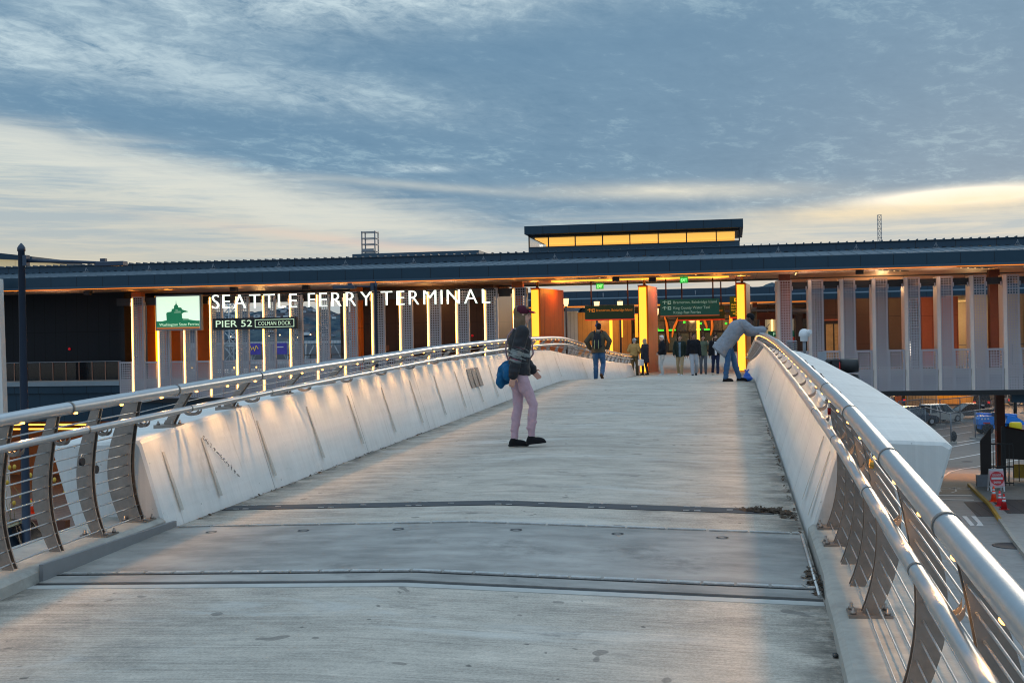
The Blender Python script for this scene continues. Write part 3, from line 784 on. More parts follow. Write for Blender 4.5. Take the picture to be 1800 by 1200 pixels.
T(MB().box(-20.15, -12.55, 63.0, 74, -1.7, 3.06), 'dark_room', m_brown)
T(MB().ell((-13.75, 62.97, .35), (.07, .05, .07)), 'alarm_light', emis('red_alarm', (190, 20, 30), .35))
T(MB().box(-19.3, -18.4, 62.95, 63.0, -.4, -.08), 'wall_plaque', mat('plaque', (130, 84, 60), .5))
for x in (-27.9, -25.0): T(MB().box(x, x+.18, 74.5, 74.8, -1.7, 3.06), 'slim_post', m_grey)
T(MB().box(-28.6, -20.2, 74.4, 74.46, -.66, -.60), 'rear_handrail', m_grey)
mb = MB()
for k in range(12): mb.box(-28.5+k*.72, -28.46+k*.72, 74.4, 74.45, -1.7, -.6)
T(mb, 'rear_baluster', m_grey)
# interior to the right of the entrance
T(MB().box(4.4, 9.0, 66.0, 72, -1.7, 1.95), 'kiosk_wall', m_brown)
T(MB().box(8.1, 9.05, 65.9, 66.0, -1.7, 1.9), 'kiosk_panel', mat('olive_panel', (84, 70, 52), .5, lines=((2, 2.4, .03, .6),)))
k_ = T(MB().box(4.82, 5.72, 65.93, 66.0, -1.7, .80), 'kiosk_door', m_black)
MB().box(4.88, 5.24, 65.9, 65.93, -1.55, .62).build('door_glass', mat('warm_door_glass', (112, 88, 52), .3, emit=(190, 140, 70), es=.22, var=.8, scale=2.5), k_)
MB().box(5.32, 5.66, 65.9, 65.93, -1.55, .62).build('door_glass', MATS['warm_door_glass'], k_)
T(MB().box(4.8, 5.75, 65.8, 65.93, .80, .88), 'door_canopy', m_redbrown)
T(MB().box(9.75, 11.6, 65.9, 70, -1.7, 1.93), 'copper_wall', m_redbrown)
T(MB().box(11.6, 18.0, 69.5, 70, -1.7, 2.1), 'pale_wall', mat('cream_interior_wall', (168, 160, 140), .6, var=.1, lines=((0, 1.2, .02, 0),)))
T(MB().box(11.95, 12.03, 69.3, 69.38, -1.5, 1.7), 'wall_light_strip', emis('amber_wall_strip2', (255, 206, 110), 3.5))
T(MB().lathe([(.7, 0), (.8, .03), (.3, .12), (.05, .16)], (12.0, 68.6, 1.72), 14), 'ceiling_lamp', mat('pale_lamp_shade', (190, 180, 150), .4, emit=(255, 200, 110), es=.3))
warm(12.6, 67.5, .8, 90, .2, (255, 210, 150)); warm(7.5, 63.5, 2.4, 90, .2, (255, 200, 140)); warm(-27, 66, 2.2, 70, .2, (255, 190, 110)); warm(-16, 61.8, 2.3, 40, .2, (255, 190, 120))  # the one before the kiosk is a fill added to lighten dark voids
T(MB().box(11.6, 19, 68.6, 68.66, -.66, -.60), 'inner_handrail', m_grey)
mb = MB()
for k in range(10): mb.box(11.8+k*.75, 11.84+k*.75, 68.6, 68.65, -1.7, -.6)
T(mb, 'inner_baluster', m_grey)
T(MB().box(15.4, 19.5, 66, 66.4, -1.7, 1.9), 'kiosk_wall', m_brown)
# pergola-like brown beams and pale room at the right of the last pillar
T(MB().box(1.3, 3.9, 67.0, 67.3, .95, 1.35), 'canopy_beam', m_rust)
T(MB().obox((1.2, 69.0, 1.75), (.25, 5.0, .25)), 'canopy_beam', m_rust)
T(MB().box(1.45, 1.75, 67.1, 67.4, -1.7, 1.0), 'canopy_post', m_rust)
T(MB().box(1.9, 3.6, 74, 74.2, -1.4, 1.4), 'lit_room_wall', mat('lit_room_wall', (170, 166, 150), .6, emit=(220, 214, 190), es=.18, lines=((0, .5, .02, 0),)))
T(MB().box(2.28, 2.38, 73.8, 73.9, -1.4, 1.05), 'wall_light_strip', MATS['amber_wall_strip2'])
sg = thing('wayfinding_sign', 'small green and red banded ferries sign glimpsed beside the dark column right of the pillars', 'sign', (2.9, 72.5, -.2))
MB().box(2.05, 3.55, 72.5, 72.55, -.02, .34).build('sign_face', mat('green_sign_face', (24, 84, 62), .5, emit=(40, 120, 90), es=.2, var=0), sg)
MB().box(2.05, 3.55, 72.48, 72.54, -.36, -.03).build('sign_band', mat('red_band', (196, 60, 30), .5, emit=(196, 60, 30), es=.2, var=0), sg)
MB().box(2.5, 2.6, 72.56, 72.6, -1.6, .3).build('sign_post', m_grey, sg)
q = MB(); add_text(q, 'FERRIES', 2.35, 72.48, .07, .2, 1.1); q.build('lettering', mat('pale_sign_letter', (190, 240, 200), .5, emit=(190, 240, 200), es=.6, var=0), sg)
# white satellite dome and plant glimpsed between the first right fins
T(MB().lathe([(.05, 0), (.55, .08), (.75, .22), (.7, .26), (.1, .12)], (3.35, 66, 1.15), 16), 'dish', m_grey)
T(MB().box(3.3, 3.7, 66.2, 66.6, -1.7, 1.2), 'dish_post', m_black)
T(MB().box(4.0, 4.35, 66.2, 66.6, -1.7, 2.2), 'service_riser', m_grey)

# ------------------------------------------------------------------ rear building beyond the concourse
rear = thing('concourse_building', 'second navy roofed building with glazed doors and orange timber walls beyond the concourse', 'terminal', (-4, 105, G))
def Q(mb, name, m): return mb.build(name, m, rear)
Q(MB().box(-60 if False else -24, 40, 105.0, 105.4, 3.07, 3.55), 'roof_fascia', m_navy)
Q(MB().loft([[(-24, 105, 3.55), (40, 105, 3.55), (40, 105, 3.6), (-24, 105, 3.6)], [(-24, 108, 3.75), (40, 108, 3.75), (40, 108, 3.82), (-24, 108, 3.82)]]), 'lower_roof', m_navy2)
Q(MB().box(-24, 40, 108, 108.3, 3.82, 4.36), 'upper_band', m_navyd)
Q(MB().box(-24, 40, 108, 120, 4.36, 4.42), 'upper_roof', m_navy2)
Q(MB().box(-24, 40, 105.4, 112, 3.0, 3.08), 'soffit', m_soffit)
Q(MB().box(-24, 40, 105.5, 105.56, 2.95, 3.0), 'soffit_light', m_oranglow)
Q(MB().box(-12.5, 12, 104.9, 105.2, 2.2, 2.36), 'canopy_edge', m_brown)
for i in range(9):
    x = -19.6+4.1*i; mb = MB().tube([(x, 107.6, 3.7), (x, 107.6, 4.15)], .05, 6); mb.ell((x, 107.6, 4.15), (.07, .07, .07), 6, 4); Q(mb, 'roof_vent_pipe', m_grey)
Q(MB().box(-30, -20.2, 112, 112.4, -2, 3.0), 'grey_wall', m_corr)
Q(MB().box(-20.2, -14.3, 112, 112.4, -1.3, 2.75), 'corrugated_wall', m_corr)
Q(MB().box(-14.3, -9.3, 112, 112.4, -1.3, 2.6), 'timber_wall', mat('orange_timber_wall', (184, 132, 62), .4, var=.2, lines=((0, .42, .02, 0),), streak=(1, 1, .2)))
Q(MB().box(-9.3, 12, 112.6, 112.9, -1.3, 3.0), 'glazed_wall', m_glassd)
for x in frange(-9.3, 3.2, 1.05): Q(MB().box(x-.05, x+.05, 112.3, 112.58, -1.3, 2.9), 'mullion', m_doorframe)
for z in (.62, 1.7): Q(MB().box(-9.3, 3.2, 112.25, 112.3, z-.05, z+.05), 'transom', m_doorframe)
for i in range(8):
    x = -8.8+1.05*i*1.05
    d_ = Q(MB().box(x-.44, x-.37, 112.12, 112.2, -1.26, .56).box(x+.37, x+.44, 112.12, 112.2, -1.26, .56).box(x-.37, x+.37, 112.12, 112.2, .47, .56).box(x-.37, x+.37, 112.12, 112.2, -1.26, -1.1), 'entrance_door', m_doorframe)
    MB().box(x-.37, x+.37, 112.15, 112.17, -1.1, .47).build('door_glass', mat('rear_door_glass', (40, 46, 40), .1, emit=(150, 130, 70), es=.07, var=1.4, scale=.9), d_)
    MB().box(x+.30, x+.33, 112.05, 112.08, -.5, .0).build('door_handle', m_bright, d_)
for (x, z0, z1) in ((-11.05, -1.3, 1.85), (-7.12, -1.3, 2.77), (-3.1, -.6, 2.05), (-8.7, .2, 2.4), (-.15, .4, 2.0), (-10.1, .2, 2.7)):
    Q(MB().box(x-.13, x+.13, 110.5, 110.7, z0, z1), 'light_column', m_pill if abs(x) > 2 and x != -8.7 else m_oranglow)
m_sc = emis('orange_sculpture_glow', (214, 112, 30), .42)
for (x, pts) in ((-6, [(-6.2, 2.1), (-5.9, 1.2), (-6.1, .4), (-5.7, -.4)]), (-5, [(-4.9, 2.2), (-5.3, 1.5), (-5.1, .9), (-5.5, .1)]), (-1.6, [(-1.8, 2.1), (-1.6, 1.5), (-1.75, .9), (-2.0, .2)]), (-2.6, [(-2.5, 2.0), (-2.1, 1.4), (-2.4, .8)])):
    Q(MB().tube([(pts[0][0]+(pts[-1][0]-pts[0][0])*t+.07*sin(t*5+x), 111.3, pts[0][1]+(pts[-1][1]-pts[0][1])*t) for t in [k/12 for k in range(13)]], [.05+.07*sin(pi*k/12) for k in range(13)], 7), 'glowing_reed', m_sc)
for (x, z) in ((-6.9, .9), (-4.4, 1.5), (-2.9, 1.35), (-.6, 1.3)): Q(MB().box(x-.1, x+.1, 112.05, 112.1, z-.09, z+.09), 'green_indicator', emis('green_lamp', (60, 255, 60), 1.2))
for (x0, x1) in ((-6.9, -6.3), (-6.0, -5.2), (-3.3, -2.9), (-2.6, -2.1)): Q(MB().box(x0, x1, 112.0, 112.05, .72, .86), 'door_sign', emis('green_lamp', (60, 255, 60), 1.2))
for x in (-7.8, -3.8, 1.4): warm(x, 109.5, 1.8, 110, .3, (255, 200, 130))
warm(-12.3, 109.5, 2.0, 170, .3, (255, 206, 140))
warm(-9, 68, .5, 60, .3, (255, 190, 110))
Q(MB().box(-16.3, -16.25, 111.9, 112.0, .3, .36), 'alarm_light', emis('red_alarm', (190, 20, 30), .35))
ps = thing('poster', 'blue and yellow poster on the concourse wall seen left of the first glowing pillar', 'poster', (-17.8, 100, -1.2))
MB().box(-19.2, -17.6, 100, 100.08, -1.0, .3).build('board', mat('poster_blue', (30, 120, 160), .5, var=.3, emit=(30, 120, 160), es=.15), ps)
MB().box(-19.0, -18.2, 99.95, 100.0, -.9, -.1).build('picture', mat('poster_yellow', (214, 176, 50), .5, var=.5, emit=(214, 176, 50), es=.15), ps)

# ------------------------------------------------------------------ signs on and in the terminal
big = thing('terminal_sign', 'large white lit letters spelling the terminal name below the left half of the roof', 'sign', (-19.4, 59.3, 1.98))
def word(root, txt, x0, x1, y, z, h, m, off=.0, ext=.05, zr=0.0):
    """single letters of a word, spread from x0 to x1"""
    widths = []; data = []
    for ch in txt:
        vs, fs = text_mesh(ch, h/.72, ext, off)
        a = min(v[0] for v in vs); b = max(v[0] for v in vs); data.append((vs, fs, a)); widths.append(b-a)
    gap = ((x1-x0)-sum(widths))/max(1, len(txt)-1)
    x = x0
    for (vs, fs, a), w in zip(data, widths):
        zz = z+zr*(x-x0)/(x1-x0)
        MB().add([(x+v[0]-a, y+v[1], zz+v[2]) for v in vs], fs).build('letter', m, root); x += w+gap
for (t, a, b, za, zb_) in (('SEATTLE', -26.93, -22.24, 2.0, -.05), ('FERRY', -21.62, -18.2, 1.965, 0), ('TERMINAL', -17.7, -12.0, 1.96, -.02)):
    word(big, t, a, b, 59.3, za, .78, m_letter, off=-.014, zr=zb_)
T(MB().box(-27.2, -11.8, 59.42, 59.46, 2.62, 2.70), 'sign_rail', m_black)
pb = thing('pier_sign', 'black box sign with pale lit letters naming the pier, below the big lettering', 'sign', (-24.6, 59.5, .9))
MB().box(-26.97, -22.32, 59.45, 59.6, .88, 1.49).build('sign_box', m_black, pb)
q = MB(); add_text(q, 'PIER 52', -26.80, 59.43, 1.03, .36, 2.02, offset=.0); q.build('lettering', m_letter2, pb)
q = MB(); add_text(q, 'COLMAN DOCK', -24.43, 59.43, 1.08, .21, 1.78, offset=-.004, spacing=1.12); q.build('lettering', m_letter2, pb)
q = MB(); q.box(-24.62, -22.46, 59.425, 59.44, 1.36, 1.385); q.box(-24.62, -22.46, 59.425, 59.44, .975, 1.0); q.box(-24.62, -24.595, 59.425, 59.44, 1.0, 1.36); q.box(-22.485, -22.46, 59.425, 59.44, 1.0, 1.36); q.build('sign_border', m_letter2, pb)
for x in (-26.3, -23.2): MB().box(x, x+.05, 59.6, 60.1, 1.1, 1.2).build('bracket', m_black, pb)
lg = thing('ferry_logo_sign', 'square lit sign with a green ferry drawing left of the big letters', 'sign', (-28.85, 59.3, .9))
MB().box(-30.16, -27.56, 59.30, 59.55, .90, 2.78).build('light_box', m_grey, lg)
MB().box(-30.08, -27.64, 59.285, 59.299, .98, 2.70).build('light_panel', m_lbox, lg)
m_fg = mat('ferry_green', (26, 128, 84), .5, emit=(26, 128, 84), es=.42, var=.1); m_fd = mat('ferry_light', (170, 205, 172), .5, emit=(176, 210, 178), es=.6, var=0)
MB().box(-30.08, -27.64, 59.275, 59.284, 1.08, 1.40).build('name_band', m_fg, lg)
MB().box(-30.08, -27.64, 59.275, 59.284, .98, 1.075).build('orange_band', mat('orange_band', (196, 104, 40), .5, emit=(196, 104, 40), es=.35, var=0), lg)
q = MB(); add_text(q, 'Washington State Ferries', -29.93, 59.268, 1.15, .15, 2.24, extrude=.003, offset=-.001); q.build('lettering', m_letter2, lg)
fx, fz = -29.5, 1.40
sil = [(0, .05), (-.02, .42), (.06, .48), (.27, .50), (.30, .64), (.42, .66), (.43, .80), (.50, .86), (.53, .92), (.545, 1.10), (.565, .92), (.60, .86), (.66, .80), (.67, .72), (.84, .70), (.88, .60), (1.02, .56), (1.22, .50), (1.22, .47), (.98, .45), (.86, .38), (.88, .14), (1.25, .12), (1.22, .0), (.1, .0)]
MB().prism([(fx+a, fz+b) for a, b in sil], 'Y', 59.272, 59.283).build('ferry_drawing', m_fg, lg)
q = MB(); q.box(fx+.92, fx+1.24, 59.268, 59.271, fz+.06, fz+.10); q.box(fx+.44, fx+.82, 59.268, 59.271, fz+.44, fz+.47); q.box(fx+.50, fx+.64, 59.268, 59.271, fz+.55, fz+.58); q.box(fx+.56, fx+.80, 59.268, 59.271, fz+.50, fz+.515); q.build('drawing_highlight', m_fd, lg)
q = MB(); q.prism([(fx-.3, fz-.001), (fx+.1, fz+.07), (fx+1.2, fz+.07), (fx+1.7, fz-.001)], 'Y', 59.270, 59.2715); q.build('drawing_wave', m_fg, lg)
for x in (-29.7, -28.2): MB().box(x, x+.06, 59.55, 60.1, 1.7, 1.8).build('bracket', m_black, lg)

def hang_sign(label, x0, x1, z0, z1, y, face, rows, edge, em, lc, hang, grp):
    s_ = thing('hanging_sign', label, 'sign', ((x0+x1)/2, y, z0), 0, grp)
    MB().box(x0, x1, y, y+.12, z0+.04, z1).build('sign_panel', mat(face[0], face[1], .5, var=.06, emit=face[1], es=em), s_)
    MB().box(x0, x1, y-.01, y+.13, z0-.02, z0+.038).build('sign_edge', edge, s_)
    q = MB()
    for (tx, x, z, h, w) in rows:
        if tx == '^':
            q.box(x+.11, x+.15, y-.02, y-.004, z, z+h); q.prism([(x+.13, z+h*1.12), (x+.0, z+h*.62), (x+.045, z+h*.58), (x+.13, z+h*.92), (x+.215, z+h*.58), (x+.26, z+h*.62)], 'Y', y-.02, y-.003)
        elif tx == '>':
            q.box(x, x+.24, y-.02, y-.004, z+.10, z+.14); q.prism([(x+.30, z+.12), (x+.16, z+.25), (x+.13, z+.21), (x+.22, z+.12), (x+.13, z+.03), (x+.16, z-.01)], 'Y', y-.02, y-.003)
        elif tx == '#':
            q.box(x, x+h, y-.02, y-.004, z, z+.07*h); q.box(x, x+h, y-.02, y-.004, z+h*.93, z+h); q.box(x, x+.15*h, y-.02, y-.004, z+.07*h, z+.93*h); q.box(x+.85*h, x+h, y-.02, y-.004, z+.07*h, z+.93*h)
            q.box(x+.15*h, x+.85*h, y-.02, y-.004, z+.75*h, z+.93*h); q.box(x+.15*h, x+.3*h, y-.02, y-.004, z+.07*h, z+.75*h); q.box(x+.3*h, x+.85*h, y-.02, y-.004, z+.07*h, z+.28*h)
        else: add_text(q, tx, x, y-.012, z, h, w, extrude=.004, offset=.0)
    q.build('lettering', lc, s_)
    for hx in hang: MB().tube([(hx, y+.06, z1), (hx, y+.06, 3.06)], .035, 8).build('hanger', m_rust, s_)
    return s_
m_red = mat('red_sign_edge', (214, 52, 16), .5, emit=(214, 52, 16), es=.5, var=0)
m_yl = mat('orange_sign_letter', (222, 132, 30), .5, emit=(222, 132, 30), es=.4, var=0)
m_wl = mat('pale_green_letter', (172, 206, 186), .5, emit=(172, 206, 186), es=.16, var=0)
hang_sign('dark olive hanging sign with orange lettering, between the left and middle glowing pillars', -7.53, -4.98, 1.03, 1.77, 62.0, ('olive_sign', (30, 58, 22)),
          [('^', -7.42, 1.44, .17, 0), ('#', -7.18, 1.44, .17, 0), ('Bremerton, Bainbridge Island', -6.94, 1.47, .13, 1.86)], m_red, .10, m_yl, (-7.2, -5.3), 'hanging direction signs in the entrance')
hang_sign('large teal green hanging sign with three rows of pale lettering, right of the middle pillar', -3.60, -.64, 1.13, 1.98, 61.2, ('teal_sign', (16, 84, 66)),
          [('^', -3.50, 1.74, .16, 0), ('#', -3.22, 1.735, .17, 0), ('Bremerton, Bainbridge Island', -2.93, 1.76, .14, 2.16), ('^', -3.50, 1.46, .16, 0), ('#', -3.22, 1.455, .17, 0), ('King County Water Taxi', -2.93, 1.48, .14, 1.80), ('Kitsap Fast Ferries', -2.93, 1.25, .14, 1.36)],
          mat('copper_edge', (176, 84, 40), .5, emit=(176, 84, 40), es=.3, var=0), .12, m_wl, (-3.3, -.95), 'hanging direction signs in the entrance')
hang_sign('olive hanging sign half hidden behind the large teal one, its orange letters cut off', -2.95, -.42, .98, 1.72, 66.0, ('olive_sign', (30, 58, 22)),
          [('^', -2.85, 1.4, .17, 0), ('#', -2.6, 1.4, .17, 0), ('Bremerton, Bainbridge Island', -2.4, 1.42, .13, 1.86)], m_red, .10, m_yl, (-2.7, -.6), 'hanging direction signs in the entrance')
hang_sign('narrow green sign with yellow letters and a right arrow, beside the right glowing pillar', -.13, .45, 1.02, 2.12, 63.4, ('leaf_sign', (40, 84, 20)),
          [('#', .10, 1.86, .18, 0), ('Washington', -.06, 1.66, .10, .44), ('State Ferries', -.06, 1.52, .10, .44), ('Information', -.06, 1.38, .10, .44), ('>', .02, 1.12, .2, 0)], m_red, .10, mat('yellow_sign_letter', (236, 190, 40), .5, emit=(236, 190, 40), es=.6, var=0), (.2,), 'hanging direction signs in the entrance')
for (x, y, z, lab) in ((-6.95, 64.0, 2.72, 'green lit exit sign under the rear edge of the ceiling, nearer the left glowing pillar'), (-2.32, 59.6, 2.72, 'green lit exit sign under the front of the ceiling above the large teal sign')):
    e_ = thing('exit_sign', lab, 'exit sign', (x, y, z))
    MB().box(x-.20, x+.20, y, y+.06, z, z+.30).build('sign_box', mat('exit_green', (20, 120, 40), .5, emit=(30, 190, 60), es=.7, var=0), e_)
    q = MB(); add_text(q, 'EXIT', x-.15, y-.01, z+.07, .16, .30, extrude=.004, offset=.004); q.build('lettering', emis('exit_letter', (150, 255, 150), 1.4), e_)
    MB().box(x-.03, x+.03, y+.01, y+.05, z+.3, 3.06).build('hanger', m_grey, e_)

# ------------------------------------------------------------------ ground, street, water, hills
m_road = mat('street_concrete', (132, 134, 134), .75, var=.22, scale=.5, bump=.2, bscale=20, grime=.25, lines=((1, 4.6, .03, .2),))
m_asph = mat('asphalt_lot', (108, 106, 104), .8, var=.2, scale=.4, grime=.3)
m_mark = mat('road_paint_white', (206, 206, 204), .7, var=.18, scale=3)
m_yellow = mat('kerb_paint_yellow', (176, 140, 50), .7, var=.3, scale=3)
m_brick = mat('dark_paver', (72, 70, 72), .8, var=.3, scale=4, lines=((0, .6, .04, 0), (1, .3, .03, 0)))
m_pave = mat('pavement_brick', (120, 104, 96), .8, var=.3, scale=3, lines=((0, .5, .03, 0), (1, .5, .03, 0)))
tag(MB().box(-300, 300, -200, 235, G-.6, G).build('ground', m_road), kind='structure')
tag(MB().box(6, 120, 76, 230, G+.001, G+.005).build('parking_lot', m_asph), kind='structure')
tag(MB().box(-300, -8, 30, 76, G+.001, G+.012).build('plaza_pavement', m_pave), kind='structure')
tag(MB().box(-9000, 9000, 200, 9000, G-3.6, G-3.0).build('water', mat('bay_water', (60, 84, 104), .18, 0, var=.2, scale=.02)), kind='structure')
kx = [(12.4, 68), (12.15, 64.5), (11.85, 59.9), (11.3, 55), (10.7, 49.5), (10.0, 42), (9.6, 30)]
side = MB().loft([[(x, y, G), (x+14, y, G), (x+14, y, G+.14), (x, y, G+.14)] for x, y in kx]); tag(side.build('sidewalk', mat('pale_sidewalk', (150, 148, 144), .8, var=.2, scale=1, grime=.2)), kind='structure')
tag(MB().loft([[(x-.13, y, G), (x+.02, y, G), (x+.02, y, G+.15), (x-.12, y, G+.145)] for x, y in kx[:4]]).build('kerb', m_yellow), kind='structure')
tag(MB().loft([[(x-.13, y, G), (x+.02, y, G), (x+.02, y, G+.15), (x-.12, y, G+.145)] for x, y in kx[3:]]).build('kerb', m_curb), kind='structure')
tag(MB().prism([(10.6, 56.6), (11.6, 56.6), (11.95, 61.4), (10.9, 61.4)], 'Z', G+.004, G+.010).build('paver_band', m_brick), kind='structure')
tag(MB().prism([(11.9, 56.6), (18, 56.6), (18, 61.4), (12.1, 61.4)], 'Z', G+.141, G+.148).build('paver_band', m_brick), kind='structure')
def gline(pts, w, name='road_marking', m=None, z=.012):
    mb = MB(); L_, R_ = [], []
    for i, p in enumerate(pts):
        d = Vector((pts[min(i+1, len(pts)-1)][0]-pts[max(i-1, 0)][0], pts[min(i+1, len(pts)-1)][1]-pts[max(i-1, 0)][1])).normalized(); n = Vector((-d.y, d.x))*w/2
        L_.append((p[0]+n.x, p[1]+n.y)); R_.append((p[0]-n.x, p[1]-n.y))
    rings = [[(l[0], l[1], G+z-.005), (r[0], r[1], G+z-.005), (r[0], r[1], G+z), (l[0], l[1], G+z)] for l, r in zip(L_, R_)]
    return mb.loft(rings).build(name, m or m_mark)
def gm(*a, **k):
    return tag(gline(*a, **k), kind='structure')
def ug(px, py):   # point on the street seen at a place in the photograph
    d = fw+rt*0; d = fw+r2*((px-900)/F)-u2*((py-600)/F); t = G/d.z; return (d.x*t, d.y*t)
for a, b, w in (((1600, 750), (1718.7, 734), .16), ((1620, 758.5), (1709, 747), .14), ((1640, 769.5), (1708, 758.7), .14), ((1672, 779.3), (1716, 772.3), .14),
             ((1664, 787), (1800, 762), .15), ((1655, 810), (1800, 784), .15), ((1772, 748), (1800, 743), .15), ((1772, 765), (1800, 760), .15), ((1772, 779), (1800, 774), .15)):
    gm([ug(*a), ug(*b)], w)
gm([ug(1630, 870), ug(1709, 870.6)], .42); gm([ug(1630, 877.3), ug(1712, 878.6)], .26)
gm([ug(*p) for p in ((1653, 864), (1650, 856), (1651, 846), (1658, 837), (1670, 829), (1690, 824), (1725, 819), (1750, 815), (1790, 808))], .13)
def gq(*ps):
    pp = [ug(*p) for p in ps]; tag(MB().prism(pp, 'Z', G+.007, G+.012).build('road_marking', m_mark), kind='structure')
gq((1660, 906), (1667, 906), (1685, 923), (1676, 923)); gq((1691, 907), (1699, 907), (1713, 923), (1706, 924)); gq((1707, 907), (1715, 907), (1725, 918), (1729, 924), (1716, 924), (1719, 919))
for cx in (1664, 1691):
    c = ug(cx, 858.5); gm([(c[0]+.42*cos(t*pi/8), c[1]+.42*sin(t*pi/8)) for t in range(17)], .07)
gm([ug(1668, 858), ug(1677, 856), ug(1690, 859)], .09); gm([ug(1677, 856), ug(1681, 863), ug(1672, 866)], .09)
gq((1775, 905), (1800, 905), (1800, 915), (1782, 915))
def manhole(px, py, r, lab):
    c = ug(px, py); tag(MB().lathe([(r, 0), (r, .012), (r*.86, .012), (r*.84, .008), (.02, .008)], (c[0], c[1], G+.002), 24).build('manhole_cover', m_dark), lab, 'manhole')
manhole(1780, 959, .75, 'dark round manhole cover in the street near the right edge'); manhole(1700, 811, .35, 'small round cover on the asphalt between lane lines')
tag(MB().prism([ug(1650, 868), ug(1712, 868), ug(1722, 832), ug(1655, 832)], 'Z', G+.0055, G+.0066).build('warm_light_patch', mat('street_concrete_lit', (150, 140, 126), .8, var=.15)), kind='structure')  # pool of warm lamp light painted on the street as a paler patch

# wooded hill with houses across the bay
def hill_h(x, y):
    r = 82+16*sin(x*.0041+1.0)+9*sin(x*.011)+5*sin(x*.031+2)+3*sin(x*.09)
    return r+(x+1000)*.018
m_hill = bpy.data.materials.new('hazed_wooded_hill'); m_hill.use_nodes = True
nt = m_hill.node_tree; P = nt.nodes.new('ShaderNodeNewGeometry').outputs['Position']; b = nt.nodes['Principled BSDF']
n1 = noise(nt, P, .02, 6, .7); n2 = noise(nt, P, .09, 4, .7); n3 = noise(nt, P, .008, 4, .6)
c = mixc(nt, n1.smooth(.35, .65), lin((44, 62, 78)), lin((78, 92, 98))); c = mixc(nt, n3.smooth(.50, .62)*.5, c, lin((108, 84, 74)))  # bluish distance haze is mixed into these tree colours
c = mixc(nt, n2.smooth(.62, .70)*.7, c, lin((150, 160, 168))); nt.links.new(c, b.inputs['Base Color']); b.inputs['Roughness'].default_value = 1
b.inputs['Specular IOR Level'].default_value = 0
mb = MB(); xs_ = frange(-2600, 900, 14); rings = []
for j in range(15):
    t = j/14; row = []
    for x in xs_:
        hh = hill_h(x, 0)*sin(t*pi/2)**.9+(random.uniform(-3, 4.5) if j > 9 else random.uniform(-1.5, 1.5))*(t > .05)
        row.append((x, 2350+t*420, -11.5+hh*1.06 if j else -12))
    rings.append(row)
mb.loft(rings, close=False, caps=False); tag(mb.build('hill', m_hill, fix=False), kind='structure')
# far houses and port sheds on the shore
m_house = [mat('far_house_%s' % n, c_, .8, var=.1) for n, c_ in (('pale', (168, 176, 184)), ('grey', (120, 130, 142)), ('white', (200, 206, 210)))]
m_roofd = mat('far_roof', (70, 74, 84), .8, var=0)
hl = ['pale distant house on the wooded hillside across the bay']
hp = []
for mm in m_house:
    h_ = MB().box(-5, 5, -4, 4, 0, 6).build('house', mm); MB().prism([(-5.6, 6), (5.6, 6), (0, 9)], 'Y', -4.4, 4.4).build('roof', m_roofd, h_, world=False); hp.append(h_)
rnd = random.Random(3); first = [True]*3
for i in range(60):
    x = rnd.uniform(-1160, -820) if i < 52 else rnd.uniform(-430, -380)
    t = rnd.uniform(.1, .85); k = rnd.randrange(3)
    y = 2350+t*420; z = -11.5+hill_h(x, 0)*1.06*sin(t*pi/2)**.9+1
    if first[k]: o = hp[k]; first[k] = False
    else: o = copy_tree(hp[k])
    o.location = (x, y, z); o.rotation_euler = (0, 0, rnd.uniform(-.5, .5)); s_ = rnd.uniform(.7, 1.2); o.scale = (s_, s_, s_)
    tag(o, hl[0], 'house', 'houses on the hillside across the bay')
rnd = random.Random(5)
for i in range(9):
    x = -1130+i*38; w = rnd.uniform(12, 24); hgt = rnd.uniform(8, 15)
    o = tag(MB().box(x-w, x+w, 2290, 2330, -11, -11+hgt).build('port_shed', mat('shed_%d' % (i % 3), [(150, 160, 170), (188, 192, 194), (110, 120, 134)][i % 3], .7, var=.1, lines=((0, 9, 1.2, 0),))),
            'long low port shed on the far shore under the hillside', 'shed', 'port sheds on the far shore')
for i in range(12):
    x = -1120+i*33+rnd.uniform(-8, 8)
    p_ = thing('shore_lamp', 'tiny warm lamp on a mast along the far shore', 'lamp', (x, 2280, -11), 0, 'lamps on the far shore')
    MB().tube([(x, 2280, -11), (x, 2280, 8)], .3, 5).build('mast', m_grey, p_); MB().ell((x, 2280, rnd.uniform(4, 22)), (1.5, 1.5, 1.2), 6, 4).build('lamp', emis('far_lamp', (255, 214, 150), 5), p_)
# evergreen tops over the rear roof
def conifer(x, y, zb, h, lab):
    t = thing('evergreen_tree', lab, 'tree', (x, y, zb))
    MB().tube([(x, y, zb), (x, y, zb+h)], [h*.022, h*.004], 6).build('trunk', m_brown, t)
    mb = MB(); rr = random.Random(int(x*10))
    for i in range(420):
        k = rr.random()**.8; z = zb+h*(.12+.88*k); rad = h*.17*(1-k)**.8*rr.uniform(.4, 1.1)*(.8+.3*sin(k*34)); a = rr.uniform(0, 2*pi)
        c_ = Vector((x+rad*cos(a), y+rad*sin(a), z)); q = h*.028*rr.uniform(.6, 1.3)
        d1 = Vector((cos(a), sin(a), -.35))*q*1.6; d2 = Vector((-sin(a), cos(a), rr.uniform(-.4, .4)))*q
        mb.add([c_-d2, c_+d1*.6, c_+d2, c_-d1*.7+Vector((0, 0, q*.5))], [(0, 1, 2, 3)])
    mb.build('crown', mat('evergreen_needles', (38, 58, 60), .9, var=.3, scale=.4), t, fix=False); return t
conifer(-66.2, 300, G, 20.6, 'tallest evergreen top poking above the rear roof left of the middle')
conifer(-64.2, 302, G, 20.2, 'second evergreen just right of the tallest one above the rear roof')
